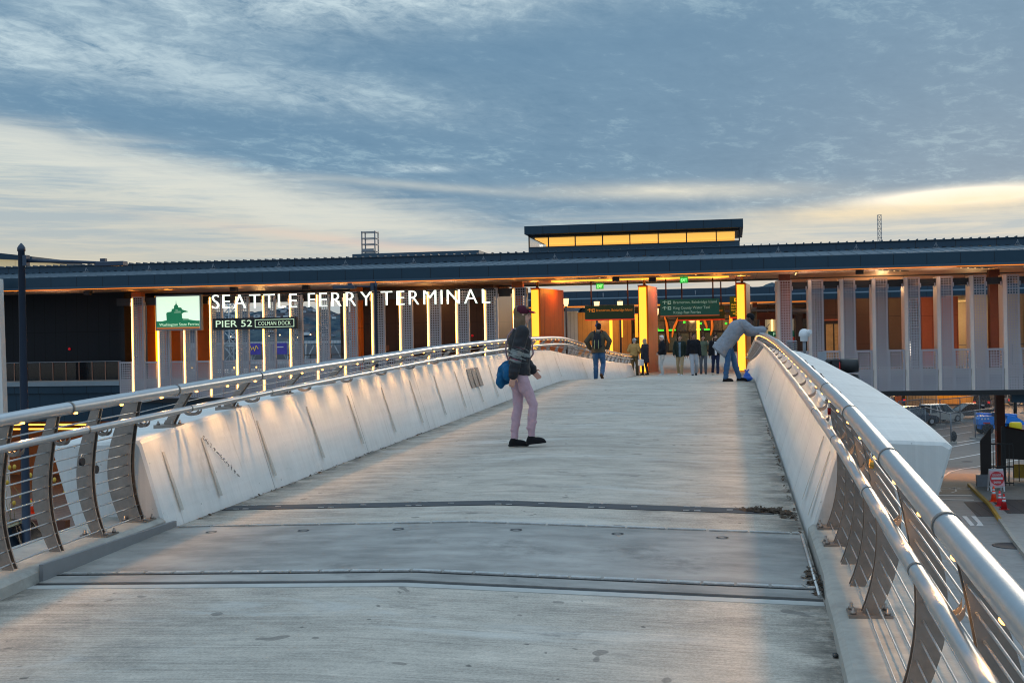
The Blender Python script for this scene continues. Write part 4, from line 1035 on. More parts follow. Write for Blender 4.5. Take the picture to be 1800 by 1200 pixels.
for i, x in enumerate((-50, -45.5, -42, -37)): conifer(x, 300, G, 17.6+(i % 2)*.8, ['small evergreen tip left of the green exit sign above the rear roof', 'second small evergreen tip under the exit sign', 'third small evergreen tip right of the exit sign', 'last small evergreen tip before the overhanging roof corner'][i])

# lattice masts and transfer span seen through the left fins
def lattice(name, lab, cat, x, y, z0, z1, w, m, n, loc=None):
    t = thing(name, lab, cat, (x, y, z0)); mb = MB(); r = w*.05
    for a in (-1, 1):
        for b_ in (-1, 1): mb.tube([(x+a*w/2, y+b_*w/2, z0), (x+a*w/2, y+b_*w/2, z1)], r, 5)
    mb.build('mast_leg', m, t); mb = MB()
    for k in range(n):
        a = z0+(z1-z0)*k/n; c_ = z0+(z1-z0)*(k+1)/n
        for yy in (-1, 1):
            mb.tube([(x-w/2, y+yy*w/2, a), (x+w/2, y+yy*w/2, c_)], r*.7, 4); mb.tube([(x+w/2, y+yy*w/2, a), (x-w/2, y+yy*w/2, c_)], r*.7, 4); mb.tube([(x-w/2, y+yy*w/2, c_), (x+w/2, y+yy*w/2, c_)], r*.7, 4)
    mb.build('bracing', m, t); return t
lattice('lattice_tower', 'pale steel lattice tower seen between the fins under the first letters', 'tower', -52.2, 120, G, 6.6, 1.5, m_corr, 9)
lattice('radio_mast', 'slender lattice radio mast standing above the right part of the roof', 'mast', 10.54, 90, 4, 8.64, .26, m_grey, 14)
sp_ = thing('transfer_span', 'white steel truss vehicle ramp seen through the left fins', 'truss bridge', (-46, 120, -1.9))
mb = MB().box(-58, -34, 119.5, 120, .15, .45); mb.box(-58, -34, 119.5, 120, -1.95, -1.65); mb.build('chord', m_corr, sp_)
mb = MB()
for k in range(12):
    x = -58+2*k; mb.box(x-.06, x+.06, 119.6, 119.9, -1.7, .2); mb.tube([(x, 119.75, -1.7), (x+1.0, 119.75, .2)], .08, 5); mb.tube([(x+1.0, 119.75, .2), (x+2, 119.75, -1.7)], .08, 5)
mb.build('truss_web', m_corr, sp_); MB().box(-58, -34, 122, 122.3, -2.0, .0).build('side_sheet', m_grey, sp_)
MB().box(-58, -34, 119, 124, -2.3, -2.0).build('ramp_deck', m_grey, sp_)
for (x, lab) in ((-49.6, 'purple banner with a yellow scrawl on the white truss'), (-46.7, 'plain purple banner on the white truss, right of the scrawled one')):
    bn = thing('banner', lab, 'banner', (x, 119.3, -.9)); MB().box(x-.75, x+.75, 119.3, 119.34, -.9, .28).build('cloth', mat('purple_cloth', (62, 56, 140), .7, var=.3, scale=2, emit=(70, 64, 150), es=.12), bn)
    if x < -48:
        mb = MB().tube([(x-.5, 119.26, -.5), (x-.35, 119.26, 0), (x-.2, 119.26, -.4), (x-.05, 119.26, -.1), (x+.1, 119.26, -.5), (x+.3, 119.26, .05), (x+.5, 119.26, -.3)], .06, 5); mb.build('scrawl', mat('yellow_scrawl', (206, 176, 60), .6, emit=(206, 176, 60), es=.3, var=0), bn)
    else: MB().box(x-.3, x+.4, 119.27, 119.29, -.2, -.1).build('white_line', m_mark, bn)
for i, (x, z) in enumerate(((-55.5, -2.2), (-50.8, -2.3), (-48.4, -2.2), (-44.7, -2.3), (-41.2, -2.2), (-38.2, -1.9))):
    w_ = thing('walkway_lamp', 'warm lamp on the walkway rail seen through the left fins', 'lamp', (x, 117, z-1.6), 0, 'walkway lamps behind the left fins')
    MB().tube([(x, 117, z-1.6), (x, 117, z)], .05, 6).build('pole', m_grey, w_); MB().ell((x, 117, z+.06), (.16, .16, .14), 8, 6).build('lamp', emis('walkway_glow', (255, 190, 100), 3), w_)

# ------------------------------------------------------------------ street lamps
def arm_lamp(label, x, y, z0, z1, r, arm_dx, arm_dz, ao=.60):
    t = thing('street_lamp', label, 'street lamp', (x, y, z0), 0, 'dark arm lamps left of the bridge')
    MB().lathe([(r*1.9, 0), (r*1.9, .4), (r*1.25, .6), (r*1.15, 3), (r*.9, z1-z0-.25), (r*1.1, z1-z0-.24), (r*1.1, z1-z0-.12), (r*.7, z1-z0-.03), (r*.15, z1-z0+.06)], (x, y, z0), 14).build('pole', mat('navy_pole_paint', (46, 60, 78), .4, .3, var=.08), t)
    sgn = 1 if arm_dx > 0 else -1
    a = MB().box(min(x+sgn*r*.8, x+sgn*(r*.8+.16)), max(x+sgn*r*.8, x+sgn*(r*.8+.16)), y-.12, y+.12, z1-ao-.2, z1-ao+.2); a.tube([(x+sgn*.2, y, z1-ao), (x+arm_dx*.5, y, z1-ao+arm_dz*.45), (x+arm_dx, y, z1-ao+arm_dz)], [r*.55, r*.48, r*.40], 10)
    a.build('arm', MATS['navy_pole_paint'], t)
    h = MB().box(min(x+arm_dx-.25*sgn, x+arm_dx+.85*sgn), max(x+arm_dx-.25*sgn, x+arm_dx+.85*sgn), y-.18, y+.18, z1-ao-.06+arm_dz-.07, z1-ao+.02+arm_dz+.02, .02); h.box(x+arm_dx-.12, x+arm_dx+.08, y-.08, y+.08, z1-ao+.04+arm_dz, z1-ao+.16+arm_dz); h.build('lamp_head', MATS['navy_pole_paint'], t)
    return t
arm_lamp('nearer dark street lamp pole, its arm reaching right over the black wall', -26.15, 40.9, G, 3.95, .135, 3.35, -.18)
arm_lamp('farther slim lamp pole standing in the gap between two words of the big sign', -16.86, 55.6, G, 2.95, .075, -1.25, .06, .2)
def post_lamp(label, x, y, z, zb):
    t = thing('post_lamp', label, 'post lamp', (x, y, zb), 0, 'lit post lamps on the concourse')
    MB().tube([(x, y, zb), (x, y, z-.15)], .07, 8).build('post', m_brown, t)
    MB().lathe([(.10, -.15), (.16, 0), (.19, .34), (.20, .36)], (x, y, z-.1), 12).build('glass_shade', emis('post_lamp_glow', (255, 214, 150), 1.8), t)
    MB().lathe([(.21, .36), (.15, .42), (.04, .46)], (x, y, z-.1), 12).build('cap', m_brown, t)
post_lamp('lit post lamp in front of the white corrugated wall', -10.99, 80, 2.55, -1.65); post_lamp('lit post lamp above the left end of the olive sign', -8.92, 80, 2.30, -1.65)
post_lamp('lit post lamp above the right end of the olive sign', -7.36, 80, 2.28, -1.65); post_lamp('lit post lamp just right of the middle glowing pillar', -4.99, 80, 1.75, -1.65)
# white pole at the far left edge
tag(MB().prism([(-37.7, G), (-36.9, G), (-37.12, 3.7), (-37.7, 3.7)], 'Y', 56.0, 56.4).build('white_pylon', mat('white_pylon_paint', (205, 205, 200), .6, var=.1)), 'white leaning pylon at the left edge in front of the terminal', 'pylon')

# undercroft and plaza on the left, seen between the railing posts
uc = thing('undercroft_wall', 'orange lit timber wall with light lines under the left part of the terminal', 'wall', (-36, 72, G))
MB().box(-60, -24, 72, 72.3, G, -3.6).build('wall_panel', mat('dim_timber_wall', (150, 92, 34), .6, var=.2, lines=((0, 1.6, .04, 0),)), uc); MB().box(-60, -24, 60.9, 72, -3.75, -3.6).build('ceiling', m_soffit, uc)
for (z, y) in ((-4.35, 64), (-4.75, 66)): MB().box(-58, -26, y, y+.08, z-.05, z+.03).build('light_line', emis('undercroft_line', (255, 190, 70), 3.2), uc)
MB().box(-33.0, -31.4, 63.9, 64, -6.6, -4.0).build('dark_opening', m_brown, uc)
for x in (-44, -36, -29):
    l = bpy.data.lights.new('undercroft_lamp', 'POINT'); l.energy = 70; l.color = lin((255, 160, 70)); l.shadow_soft_size = .3
    o = bpy.data.objects.new('undercroft_lamp', l); COL.objects.link(o); o.parent = uc; o.location = (x+36, 66-72, -5-G)
tag(MB().box(-34.9, -34.3, 60.5, 60.6, -6.2, -5.85).build('exit_sign', emis('green_exit_face', (40, 190, 80), .6)), 'small green exit sign under the left part of the terminal', 'exit sign')
pl = thing('planter', 'dark red planter wall below the left railing with thin yellow flowering stems', 'planter', (-31.5, 49, G)); MB().box(-34, -29.3, 48.8, 49.2, G, G+.6).build('planter_wall', m_rust, pl)
mb = MB(); rr = random.Random(9)
for i in range(16):
    x = -34+rr.uniform(0, 4.6); mb.tube([(x, 49, G+.5), (x+rr.uniform(-.3, .3), 49, G+1.3), (x+rr.uniform(-.5, .5), 49, G+rr.uniform(1.6, 3.0))], .012, 4)
mb.build('stem', mat('dry_stem', (120, 110, 60), .8), pl); mb = MB()
for i in range(24): mb.ell((-34+rr.uniform(0, 4.8), 49+rr.uniform(-.2, .2), G+rr.uniform(1.2, 3.0)), (.09, .09, .12), 6, 4)
mb.build('blossom', mat('yellow_blossom', (196, 160, 60), .7), pl)

# ------------------------------------------------------------------ street furniture on the right
m_whitep = mat('white_plastic', (205, 206, 208), .5, var=.06)
m_signred = mat('sign_red', (196, 30, 40), .45, var=.05)
af = thing('a_frame_sign', 'white A-frame board with a red DO NOT ENTER disc on the pavement behind three cones', 'sign', (13.05, 64.6, G+.14), R(6))
zz = 0
for yy, tl in ((-.28, R(13)), (.28, R(-13))):
    mb = MB(); rot = Matrix.Rotation(-tl, 4, 'X')
    mb.obox((-.32, yy*.5, .57), (.07, .05, 1.16), rot); mb.obox((.32, yy*.5, .57), (.07, .05, 1.16), rot); mb.obox((0, yy*.5, .22), (.62, .04, .07), rot); mb.obox((0, yy*.25, 1.08), (.62, .05, .10), rot)
    mb.build('frame', m_whitep, af, world=False)
rot = Matrix.Rotation(-R(13), 4, 'X')
MB().obox((0, -.165, .66), (.70, .02, .78), rot).build('board', mat('pinkish_board', (222, 170, 176), .5, var=.04), af, world=False)
ds = MB(); o_ = [rot @ Vector((.35*cos(2*pi*k/28), 0, .35*sin(2*pi*k/28)))+Vector((0, -.185, .67)) for k in range(28)]
ds.add([(v.x, v.y, v.z) for v in o_]+[(v.x, v.y-.006, v.z) for v in o_], [tuple(range(28)), tuple(range(55, 27, -1))]+[(k, (k+1) % 28, 28+(k+1) % 28, 28+k) for k in range(28)]); ds.build('red_disc', m_signred, af, world=False)
def tilttext(txt, w, h, zc):
    q = MB(); add_text(q, txt, -w/2, 0, -h/2, h, w, extrude=.002, offset=.003)
    q.v = [tuple((rot @ Vector(v))+Vector((0, -.185, .67))+rot @ Vector((0, -.012, zc))) for v in q.v]; return q
tilttext('DO NOT', .42, .10, .17).build('lettering', m_whitep, af, world=False); tilttext('ENTER', .36, .10, -.20).build('lettering', m_whitep, af, world=False)
q = MB().box(-.28, .28, -.012, -.008, -.055, .055); q.v = [tuple((rot @ Vector(v))+Vector((0, -.185, .67))) for v in q.v]; q.build('white_bar', m_whitep, af, world=False)
def cone(lab, px, py, h, col, zb):
    d = fw+r2*((px-900)/F)-u2*((py-600)/F); t = (G+zb)/d.z
    c = thing('traffic_cone', lab, 'traffic cone', (d.x*t, d.y*t, G+zb), 0, 'traffic cones')
    m_ = mat('cone_'+col[0], col[1], .5, var=.12)
    MB().box(-.19, .19, -.19, .19, 0, .03).build('base', m_, c, world=False)
    MB().lathe([(.145, .03), (.035, h), (.02, h)], (0, 0, 0), 14).build('cone_body', m_, c, world=False)
    for a, b in ((.48, .62), (.70, .80)):
        MB().lathe([(.147-.11*a, .03+(h-.03)*a), (.147-.11*b, .03+(h-.03)*b)], (0, 0, 0), 14).build('reflective_band', m_whitep, c, world=False)
    return c
cone('bright orange cone, tallest and nearest the A-frame board', 1747, 881, .74, ('orange', (240, 70, 30)), .14)
cone('pinkish red cone in the middle of the three', 1757.5, 888.5, .70, ('pink', (226, 50, 60)), .14)
cone('dark red cone, rightmost and nearest the kerb', 1765, 895, .72, ('red', (176, 24, 26)), .14)
cone('orange cone seen through the rods of the left railing', 55, 902, .75, ('orange', (240, 70, 30)), .012)
# black gate and fence
gt = thing('black_gate', 'tall black sheet steel gate post with a slanted top beside the cones', 'gate', (14.6, 70.5, G))
g0 = ug(1733, 858)
MB().prism([(g0[0]-.22, G), (g0[0]+.30, G), (g0[0]+.30, G+3.2), (g0[0]-.22, G+2.5)], 'Y', g0[1], g0[1]+.2).build('gate_leaf', mat('black_brown_steel', (34, 24, 20), .5, .2, var=.2), gt)
MB().box(g0[0]-.5, g0[0]+.1, g0[1]-.3, g0[1], G, G+.75).build('footing', m_grey, gt)
mb = MB()
for z in (.25, 1.1, 2.3): mb.box(g0[0]+.30, g0[0]+1.4, g0[1]+.05, g0[1]+.12, G+z, G+z+.08)
for k in range(6): mb.box(g0[0]+.40+.2*k, g0[0]+.43+.2*k, g0[1]+.06, g0[1]+.11, G+.1, G+2.3)
mb.build('bar_infill', m_black, gt)
bf = thing('black_fence', 'high black sheet fence with a sloping top at the right edge behind the cones', 'fence', (17, 68, G))
f0 = ug(1768, 852); fx0, fy0 = f0[0]+.25, f0[1]+.6
MB().prism([(fx0-.2, G), (fx0+6, G), (fx0+6, G+1.6), (fx0+1.6, G+2.0), (fx0-.2, G+3.2)], 'Y', fy0+.05, fy0+.15).build('sheet', MATS['black_brown_steel'], bf) if False else None
mb = MB(); mb.prism([(fx0-.2, G+1.35), (fx0+6, G+1.0), (fx0+6, G+1.75), (fx0-.2, G+3.05)], 'Y', fy0+.05, fy0+.14); mb.build('sheet', MATS['black_brown_steel'], bf)
MB().tube([(fx0-.2, fy0, G+3.1), (fx0+6, fy0, G+1.8)], .05, 8).build('top_rail', m_rust, bf)
mb = MB()
for k in range(16): mb.box(fx0+k*.28, fx0+k*.28+.04, fy0+.02, fy0+.06, G+.1, G+1.4)
mb.box(fx0-.3, fx0-.1, fy0-.05, fy0+.15, G, G+3.1); mb.build('fence_bar', m_black, bf)
mb = MB().box(fx0+.6, fx0+5, fy0+1.4, fy0+1.6, G+.14, G+.9); tag(mb.build('yellow_kerb_block', m_yellow), 'low yellow painted block behind the black fence', 'block')

# yellow drum and dark bollard
y0_ = ug(1785.5, 768)
yd = thing('yellow_drum', 'yellow plastic drum standing past the black gate', 'drum', (y0_[0], y0_[1], G)); MB().lathe([(.42, 0), (.46, .05), (.46, .5), (.44, .53), (.46, .56), (.46, 1.1), (.40, 1.16), (.05, 1.18)], (y0_[0], y0_[1], G), 16).build('drum', mat('drum_yellow', (222, 196, 20), .5, var=.06), yd)
b0 = ug(1785, 742); bl_ = thing('bollard_lamp', 'slim black lamp bollard directly behind the yellow drum', 'bollard', (b0[0], b0[1], G)); MB().tube([(b0[0], b0[1], G), (b0[0], b0[1], G+2.3)], .16, 8).build('post', m_black, bl_)
b1 = ug(1677, 777); bw = thing('weighted_sandbag', 'dark rounded sandbag leaning on the temporary fence post', 'sandbag', (b1[0], b1[1], G)); MB().ell((b1[0], b1[1], G+.45), (.22, .2, .42), 10, 7).build('bag', m_black, bw)

# temporary mesh fence
def mesh_mat():
    m = bpy.data.materials.new('chain_link'); m.use_nodes = True; nt = m.node_tree; b = nt.nodes['Principled BSDF']; out = nt.nodes['Material Output']
    P = nt.nodes.new('ShaderNodeNewGeometry').outputs['Position']; x, y, z = xyz(nt, P)
    a = ((x+z)/.09).f('FRACT').f('LESS_THAN', .10); c = ((x-z)/.09).f('FRACT').f('LESS_THAN', .10)
    k = a.f('MAXIMUM', c); b.inputs['Base Color'].default_value = (.3, .32, .34, 1); b.inputs['Metallic'].default_value = .5
    tr = nt.nodes.new('ShaderNodeBsdfTransparent'); mx = nt.nodes.new('ShaderNodeMixShader')
    nt.links.new(k.s, mx.inputs[0]); nt.links.new(tr.outputs[0], mx.inputs[1]); nt.links.new(b.outputs[0], mx.inputs[2]); nt.links.new(mx.outputs[0], out.inputs[0]); return m
m_mesh = mesh_mat()
def tfence(lab, pts, h, grp='temporary mesh fences round the parked cars'):
    P = [ug(*p) for p in pts]; t = thing('mesh_fence', lab, 'fence', (P[0][0], P[0][1], G), 0, grp); mb = MB()
    for a, b in zip(P, P[1:]): mb.add([(a[0], a[1], G+.1), (b[0], b[1], G+.1), (b[0], b[1], G+h), (a[0], a[1], G+h)], [(0, 1, 2, 3)])
    mb.build('mesh', m_mesh, t, fix=False)
    MB().tube([(p[0], p[1], G+h) for p in P], .045, 6).build('top_rail', m_grey, t)
    for p in P:
        MB().tube([(p[0], p[1], G), (p[0], p[1], G+h+.05)], .05, 6).build('post', m_grey, t); MB().box(p[0]-.4, p[0]+.4, p[1]-.15, p[1]+.15, G+.01, G+.12).build('foot', m_curb, t)
    return t
tfence('nearer run of temporary mesh fence with concrete feet, from the ledge to the blue lift', [(1600, 768), (1627, 763), (1672, 779), (1714.5, 771), (1753, 764)], 2.2)
tfence('farther run of temporary mesh fence in front of the parked cars', [(1580, 752), (1618, 746), (1653, 747), (1688, 743), (1722, 736), (1800, 726)], 2.3)

# vehicles
m_tyre = mat('tyre_rubber', (24, 24, 26), .8, var=0); m_rim = mat('wheel_rim', (170, 172, 176), .35, .7, var=0); m_carglass = mat('car_glass', (22, 28, 34), .06, 0, var=0, spec=.9)
m_tail = mat('tail_lamp', (190, 20, 16), .3, emit=(230, 40, 20), es=.5, var=0); m_head = mat('head_lamp', (210, 214, 216), .15, .3, var=0)
def car(lab, px, py, heading, col, kind='suv', L=4.4, rough=.25, grp='cars parked under and behind the terminal'):
    if isinstance(px, tuple): x, y = px
    else: x, y = ug(px, py)
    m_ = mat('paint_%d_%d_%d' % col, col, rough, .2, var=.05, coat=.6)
    t = thing('parked_car', lab, 'car', (x, y, G+.006), heading, grp)
    W = .92; H = {'suv': 1.72, 'sedan': 1.43, 'van': 1.95}[kind]; belt = H*.56 if kind != 'sedan' else H*.62; hl_ = L/2
    hood = belt*(.98 if kind != 'sedan' else .93)
    ax = hl_*.62; prof = [(-hl_, .35), (-hl_+.02, belt-.05), (-hl_+.12, belt), (hl_*.45, belt), (hl_*.50, hood), (hl_-.22, hood-.12), (hl_-.02, hood*.72), (hl_, .30), (hl_-.1, .22)]
    r_ = .37
    for cx in (ax, -ax):
        prof += [(cx+r_*cos(a), .30+r_*sin(a)) for a in [k*pi/8 for k in range(9)]]
    prof += [(-hl_+.08, .24)]
    b_ = MB(); n = len(prof)
    rings = [[(p[0]*.985, w_*W*.97, p[1]) for p in prof] if abs(w_) == 1 else [(p[0], w_*W, p[1]) for p in prof] for w_ in (-1, -.94, .94, 1)]
    b_.loft(rings); b_.build('body', m_, t, world=False)
    rb = -hl_+.10 if kind != 'sedan' else -hl_*.62; rt_ = -hl_+.32 if kind != 'sedan' else -hl_*.36; fb = hl_*.47; ft = hl_*.10 if kind != 'van' else hl_*.2
    lo = [(rb, -.87), (fb, -.87), (fb, .87), (rb, .87)]; hi = [(rt_, -.68), (ft, -.68), (ft, .68), (rt_, .68)]
    MB().loft([[(a, b, belt-.01) for a, b in lo], [(a, b, H-.05) for a, b in hi]]).build('window', m_carglass, t, world=False)
    q = MB().loft([[(a*1.01, b*1.02, H-.06) for a, b in hi], [(a*.96, b*.92, H) for a, b in hi]])
    for sgn in (-1, 1):
        for k, (xa, xb) in enumerate(((rb, rt_), (fb, ft), ((rb+fb)/2-.1, (rt_+ft)/2-.1), (rb*.55, rt_*.6))):
            w_ = .07 if k != 3 else .05
            q.add([(xa-w_, sgn*.875, belt), (xa+w_, sgn*.875, belt), (xb+w_, sgn*.69, H-.05), (xb-w_, sgn*.69, H-.05), (xa-w_, sgn*.84, belt), (xa+w_, sgn*.84, belt), (xb+w_, sgn*.655, H-.05), (xb-w_, sgn*.655, H-.05)],
                  [(0, 1, 2, 3), (7, 6, 5, 4), (0, 4, 5, 1), (1, 5, 6, 2), (2, 6, 7, 3), (3, 7, 4, 0)])
    q.build('roof', m_, t, world=False)
    for cx in (ax, -ax):
        for sgn in (-1, 1):
            w_ = MB(); ro = [(.22, -.11), (.31, -.11), (.34, -.06), (.34, .06), (.31, .11), (.22, .11)]
            o2 = []
            for rr_, h_ in ro: o2.append([(cx+rr_*cos(2*pi*k/16), sgn*(W-.10)+h_, .34+rr_*sin(2*pi*k/16)) for k in range(16)])
            w_.loft(o2, caps=True, smooth=True); wo = w_.build('wheel', m_tyre, t, world=False)
            MB().loft([[(cx+.21*cos(2*pi*k/16), sgn*(W+.015), .34+.21*sin(2*pi*k/16)) for k in range(16)], [(cx+.05*cos(2*pi*k/16), sgn*(W-.02), .34+.05*sin(2*pi*k/16)) for k in range(16)]]).build('rim', m_rim, wo, world=False)
    for sgn in (-1, 1):
        MB().box(-hl_-.02, -hl_+.06, sgn*.72-.12, sgn*.72+.12, belt-.34, belt-.12).build('taillight', m_tail, t, world=False)
        MB().box(hl_-.10, hl_-.0, sgn*.66-.16, sgn*.66+.16, hood*.66, hood*.66+.14).build('headlight', m_head, t, world=False)
    MB().box(-hl_-.025, -hl_+.03, -.26, .26, .52, .65).build('number_plate', m_whitep, t, world=False)
    MB().box(-hl_-.05, -hl_+.1, -.86, .86, .30, .42).build('bumper', m_black, t, world=False)
    return t
car('dark grey hatchback nearest the bridge ledge, left of the white one', 1606, 747, R(28), (62, 72, 84), 'suv', 4.1)
car('white boxy car with dark rear window, parked left of the black one', 1652, 742, R(38), (214, 212, 206), 'suv', 4.3)
car('black low car whose bluish windscreen faces left, right of the white one', 1701, 735, R(200), (26, 28, 32), 'sedan', 4.6)
bsv = car('bright blue off road car with a spare wheel on its tail, behind the ledge edge', 1583, 713, R(75), (22, 64, 130), 'suv', 4.2)
ro_ = MB(); ro_.loft([[(-2.12-.2*a, .40*cos(2*pi*k/16), .98+.40*sin(2*pi*k/16)) for k in range(16)] for a in (0, 1)]); sw = ro_.build('spare_wheel', m_tyre, bsv, world=False)
MB().loft([[(-2.33-.02*a, .24*(1-.6*a)*cos(2*pi*k/16), .98+.24*(1-.6*a)*sin(2*pi*k/16)) for k in range(16)] for a in (0, 1)]).build('rim', mat('gold_rim', (190, 150, 80), .4, .6, var=0), sw, world=False)
car('white car partly hidden under the terminal above the boxy white one', 1650, 706, R(60), (196, 190, 178), 'suv', 4.6)
car('black tall van under the terminal left of the rust column', 1733, 719, R(70), (24, 24, 28), 'van', 5.2)
car('silver blue saloon right of the rust column, its rear to the right', 1774, 712, R(20), (108, 130, 150), 'sedan', 4.7)
car('grey car cut off by the right edge of the photo', 1806, 712, R(10), (100, 98, 100), 'sedan', 4.7)
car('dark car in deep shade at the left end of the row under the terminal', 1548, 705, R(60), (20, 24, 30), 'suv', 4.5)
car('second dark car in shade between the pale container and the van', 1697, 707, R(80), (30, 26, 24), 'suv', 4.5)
car('black car seen low through the left railing behind the lamp pole', (-27.4, 41.8), 0, R(100), (20, 22, 26), 'suv', 4.4, grp='cars below the left railing')
cb = ug(1621, 716); ct = thing('mesh_crate', 'tan wire mesh crate between the blue and the white parked cars', 'crate', (cb[0], cb[1], G)); MB().box(cb[0]-1.6, cb[0]+1.6, cb[1], cb[1]+2, G+.1, G+1.9).build('crate_side', mat('tan_mesh', (120, 104, 76), .7, var=.4, scale=3, lines=((0, .35, .05, 0),)), ct)
for k in (-1.6, 0, 1.55): MB().box(cb[0]+k, cb[0]+k+.08, cb[1]-.06, cb[1], G, G+2.0).build('crate_post', m_grey, ct)
yb = ug(1690, 716); yt = thing('yellow_container', 'ochre yellow container glowing under the terminal behind the black car', 'container', (yb[0], yb[1]+4, G)); MB().box(yb[0]-4.0, yb[0]+2.6, yb[1]+4, yb[1]+6, G+.15, G+2.4, .06).build('shell', mat('ochre_container', (206, 150, 40), .5, var=.1, lines=((0, .5, .06, 0),), ldark=.6), yt)
MB().box(yb[0]-3.6, yb[0]-.9, yb[1]+3.95, yb[1]+4, G+1.3, G+2.1).build('opening', m_brown, yt)
for (x, y) in ((20, 150), (26, 135), (33, 150), (16, 138), (38, 140)):
    l = bpy.data.lights.new('garage_lamp', 'POINT'); l.energy = 2200; l.color = lin((255, 184, 100)); l.shadow_soft_size = .5
    o = bpy.data.objects.new('garage_lamp', l); COL.objects.link(o); o.location = (x-term.location.x, y-term.location.y, -3.6-term.location.z); o.parent = term
T(MB().box(4, 60, 140, 152, -3.2, -2.9), 'garage_ceiling', m_brown)
T(MB().box(4, 80, 168, 168.4, G, -2.9), 'garage_wall', mat('garage_wall_paint', (150, 120, 80), .7, var=.3, scale=.4))
for x in (10, 18, 26.5, 35, 44): T(MB().box(x-.3, x+.3, 139, 139.6, G, -3.2), 'garage_column', m_rust)
l = bpy.data.lights.new('apron_lamp', 'SPOT'); l.energy = 900; l.color = lin((255, 156, 60)); l.spot_size = R(85); l.spot_blend = .7; l.shadow_soft_size = .2
o = bpy.data.objects.new('apron_lamp', l); COL.objects.link(o); o.location = (13.2-term.location.x, 73.5-term.location.y, -3.2-term.location.z); o.parent = term

# blue telescopic lift
tx, ty = ug(1752, 762)
tl = thing('telehandler', 'blue telescopic lift with big black tyres, partly behind the rust column', 'lift truck', (tx, ty, G), R(10)); tl.scale = (.72, .72, .72)
m_bl = mat('lift_blue', (24, 126, 220), .35, var=.06, coat=.3)
MB().box(-2.0, 1.9, -.55, .55, .55, 1.15, .08).build('chassis', m_bl, tl, world=False)
MB().prism([(-2.3, 1.1), (-.6, 1.1), (-.3, 1.5), (-.5, 2.0), (-1.9, 2.05), (-2.3, 1.7)], 'Y', -.75, .75).build('engine_cover', m_bl, tl, world=False)
mb = MB(); mb.prism([(.7, 1.2), (1.9, 1.1), (2.9, 1.0), (2.7, 1.45), (1.8, 2.0), (1.0, 2.1)], 'Y', -.7, .1); mb.build('front_hood', m_bl, tl, world=False)
MB().box(-.5, .6, -.75, .1, 1.1, 2.4).build('cab', m_carglass, tl, world=False)
MB().box(-.55, .65, -.8, .12, 2.4, 2.48).box(-.55, -.47, -.8, -.72, 1.1, 2.4).box(.57, .65, -.8, -.72, 1.1, 2.4).build('cab_frame', m_black, tl, world=False)
MB().obox((.2, .5, 2.15), (4.6, .28, .28), Matrix.Rotation(R(3), 4, 'Y')).build('boom', m_bl, tl, world=False)
for cx in (-1.35, 1.35):
    for sgn in (-1, 1):
        w_ = MB().loft([[(cx+rr_*cos(2*pi*k/18), sgn*.95+h_, .62+rr_*sin(2*pi*k/18)) for k in range(18)] for rr_, h_ in ((.35, -.2), (.58, -.2), (.62, -.1), (.62, .1), (.58, .2), (.35, .2))]).build('wheel', m_tyre, tl, world=False)
for k in range(3): MB().box(-2.0+.35*k, -1.82+.35*k, -.762, -.752, 1.66, 1.84).build('decal', m_whitep, tl, world=False)
MB().box(-1.8, -1.0, -.762, -.752, 1.2, 1.36).build('red_decal', m_signred, tl, world=False)

# traffic signal, dome camera and sensor beside the ledge on the right
ts = thing('traffic_signal', 'black traffic signal seen side on with a long visor, sticking out past the right ledge', 'traffic signal', (2.1, 28, G))
MB().tube([(1.98, 28, G), (1.98, 28, -.36)], .10, 10).build('pole', m_grey, ts)
MB().box(2.18, 2.36, 27.86, 28.14, -1.55, -.52, .03).build('housing', m_black, ts)
for k in range(3):
    z = -.69-.34*k; pts = [(2.36, 28, z), (2.76, 28, z+.01)]
    mb = MB().tube(pts, [.165, .15], 16); mb.build('visor', m_black, ts)
mb = MB().tube([(2.34, 28, -.69), (2.355, 28, -.69)], .172, 16).build('red_rim', mat('signal_red_rim', (150, 24, 18), .5, emit=(190, 30, 20), es=.3, var=0), ts)
MB().tube([(1.98, 28, -.62), (2.18, 28, -.62)], .10, 8).build('mount', m_black, ts)
mb = MB(); mb.tube([(2.5+.14*cos(a*pi/8), 28.2, -.98+.12*sin(a*pi/8)) for a in range(9)], .012, 5); mb.build('cable_loop', m_black, ts)
sc_ = thing('security_camera', 'white dome camera on a short grey post at the edge of the right ledge', 'camera', (1.50, 26.4, -.36))
MB().tube([(1.50, 26.4, -.40), (1.50, 26.4, -.09)], .035, 10).build('post', m_grey, sc_)
MB().lathe([(.05, -.10), (.085, -.09), (.085, .0), (.115, .01), (.11, .08), (.085, .135), (.04, .165), (.01, .17)], (1.50, 26.4, -.01), 16).build('housing', m_whitep, sc_)
MB().tube([(1.55, 26.36, .09), (1.63, 26.3, .09)], .05, 10).build('hood', m_whitep, sc_)
rs = thing('weather_sensor', 'stack of pale louvre plates just left of the white dome camera', 'sensor', (1.36, 29, -.4))
mb = MB()
for k in range(5): mb.lathe([(.05, 0), (.135, .0), (.10, .035), (.05, .035)], (1.36, 29, -.33+.05*k), 14)
mb.build('louvre', m_grey, rs); MB().tube([(1.36, 29, -.42), (1.36, 29, -.3)], .03, 6).build('stem', m_grey, rs)

